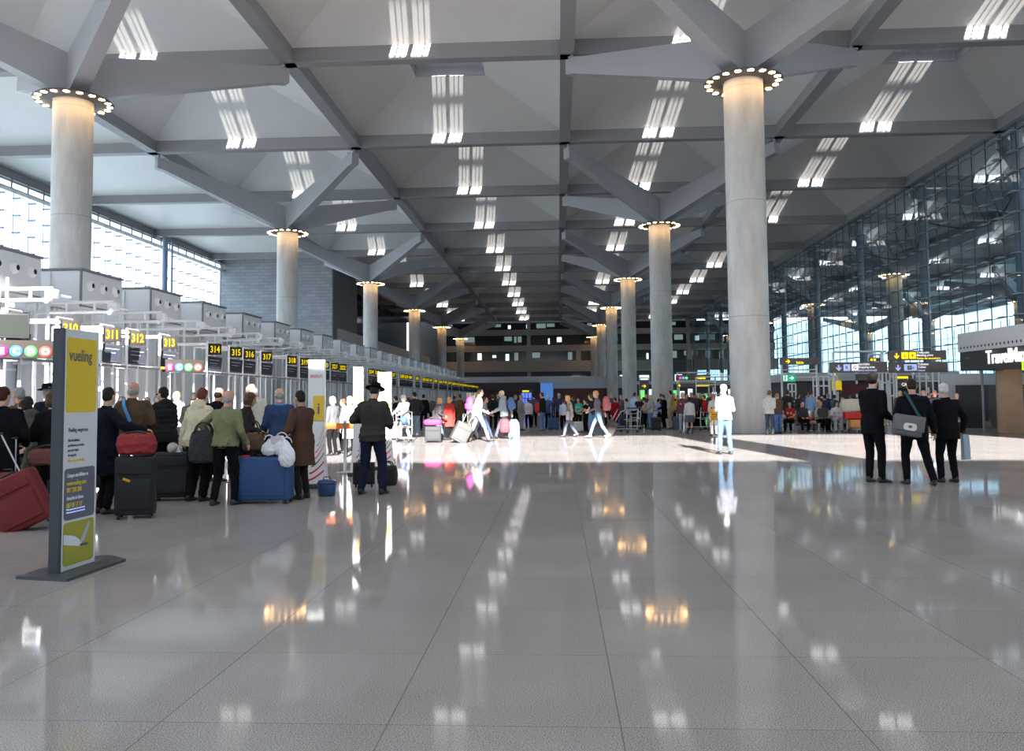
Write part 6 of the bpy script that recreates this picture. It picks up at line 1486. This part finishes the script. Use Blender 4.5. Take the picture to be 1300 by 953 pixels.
q = ground(950.5, 549.5); blob_bag('folded_coat', 'purple patterned cloth lying on the charcoal suitcase', 'cloth', (q.x, q.y, .67), .5, .3, .16, (.24, .05, .22), kind='duffel', strap=0, seed=31)
q = ground(963, 549.5); blob_bag('travel_bag', 'dark green holdall standing beside the charcoal suitcase', 'bag', (q.x, q.y, 0), .36, .3, .42, (.035, .08, .05), kind='duffel', strap=.06, seed=32)
blob_bag('travel_bag', 'bright red cloth bag slumped over the green holdall', 'bag', (q.x, q.y-.02, .45), .46, .32, .38, (.68, .02, .03), kind='duffel', strap=.0, seed=33)
for k, (px, py, w_, h_, z, lab) in enumerate(((937, 549, .6, .7, 0, 'black holdall standing on end behind the charcoal suitcase'), (951, 548, .8, .55, 0, 'wide black bag at the back of the luggage heap by the column'), (951, 548, .62, .5, .58, 'black coat heaped on the wide black bag'), (966, 548, .5, .62, .45, 'black rucksack topping the luggage heap by the column'))):
    q = ground(px, py); blob_bag('travel_bag', lab, 'bag', (q.x, q.y+.55, z), w_, .36, h_, (.009, .009, .010), kind='duffel', strap=0, seed=40+k)
q = at(1008, 535, YBN+.6); blob_bag('travel_bag', 'beige bag lying on the long bench', 'bag', (q.x+.35, YBN+.86, .46), .72, .3, .24, (.42, .34, .24), kind='duffel', strap=0, seed=45)
blob_bag('travel_bag', 'red cloth lying on the long bench', 'bag', (at(1026, 535, YBN+.8).x, YBN+.86, .46), .5, .3, .12, (.55, .02, .03), kind='duffel', strap=0, seed=46)
blob_bag('travel_bag', 'black bag on the lap of the blond person in beige', 'bag', (at(1045, 535, YBN+.3).x, YBN+.30, .62), .42, .22, .36, (.015, .015, .016), kind='duffel', strap=0, seed=47)
q = ground(1087, 549); trolley('luggage trolley piled with bags behind the slim suited person', q, math.radians(170))
blob_bag('travel_bag', 'cream padded bag on top of the piled trolley', 'bag', (q.x-.18, q.y, .84), .80, .4, .50, (.50, .48, .38), kind='duffel', strap=0, seed=48)
suitcase('red case in the middle of the piled trolley', (q.x-.05, q.y-.05, .5), 0, .85, .36, .26, (.50, .02, .02), handle=0)
suitcase('orange patterned case at the bottom of the piled trolley', (q.x+.1, q.y-.08, .15), 0, .80, .38, .32, (.62, .28, .10), handle=0)
c = at(1186.5, 527, t7[0].location.y-.5); g = thing('paper_sheet', 'pale blue paper in the hand of the bald person in the dark jacket', 'paper', c, .2); m = MB(); m.box(-.10, .10, 0, .004, 0, .13); m.build('sheet', M_('paper_blue', (.35, .6, .7), .6), g)
SUN_E, SKY_E, EXPO = 18.0, 2.3, 1.0
# ------------------------------------------------------------------ light
EL, AZ = math.radians(20.6), math.radians(6.0)
sd = bpy.data.lights.new('sun', 'SUN'); so = bpy.data.objects.new('sun', sd); COL.objects.link(so)
dirv = Vector((-math.sin(AZ)*math.cos(EL), math.cos(AZ)*math.cos(EL), -math.sin(EL)))
so.rotation_euler = dirv.to_track_quat('-Z', 'Y').to_euler()
sd.energy = SUN_E; sd.angle = math.radians(0.55); sd.color = (1.0, 0.965, 0.92)
w = bpy.data.worlds.new('sky'); SC.world = w; w.use_nodes = True; nt = w.node_tree
bg = nt.nodes['Background']; tc = nt.nodes.new('ShaderNodeTexCoord'); sp = nt.nodes.new('ShaderNodeSeparateXYZ'); r = nt.nodes.new('ShaderNodeValToRGB')
nt.links.new(tc.outputs['Generated'], sp.inputs[0]); nt.links.new(sp.outputs['Z'], r.inputs[0]); nt.links.new(r.outputs[0], bg.inputs[0])
r.color_ramp.elements[0].position = 0.0; r.color_ramp.elements[0].color = (0.96, 0.98, 1.0, 1)
r.color_ramp.elements[1].position = 0.6; r.color_ramp.elements[1].color = (0.74, 0.87, 1.0, 1)
bg.inputs[1].default_value = SKY_E
SC.view_settings.view_transform = 'Standard'; SC.view_settings.look = 'None'; SC.view_settings.gamma = 1.0
SC.view_settings.use_curve_mapping = False; SC.view_settings.exposure = EXPO
SC.cycles.max_bounces = 10; SC.cycles.diffuse_bounces = 6; SC.cycles.transparent_max_bounces = 24
SC.cycles.caustics_reflective = False; SC.cycles.caustics_refractive = False
SC.cycles.sample_clamp_indirect = 8.0
SC.cycles.use_denoising = True
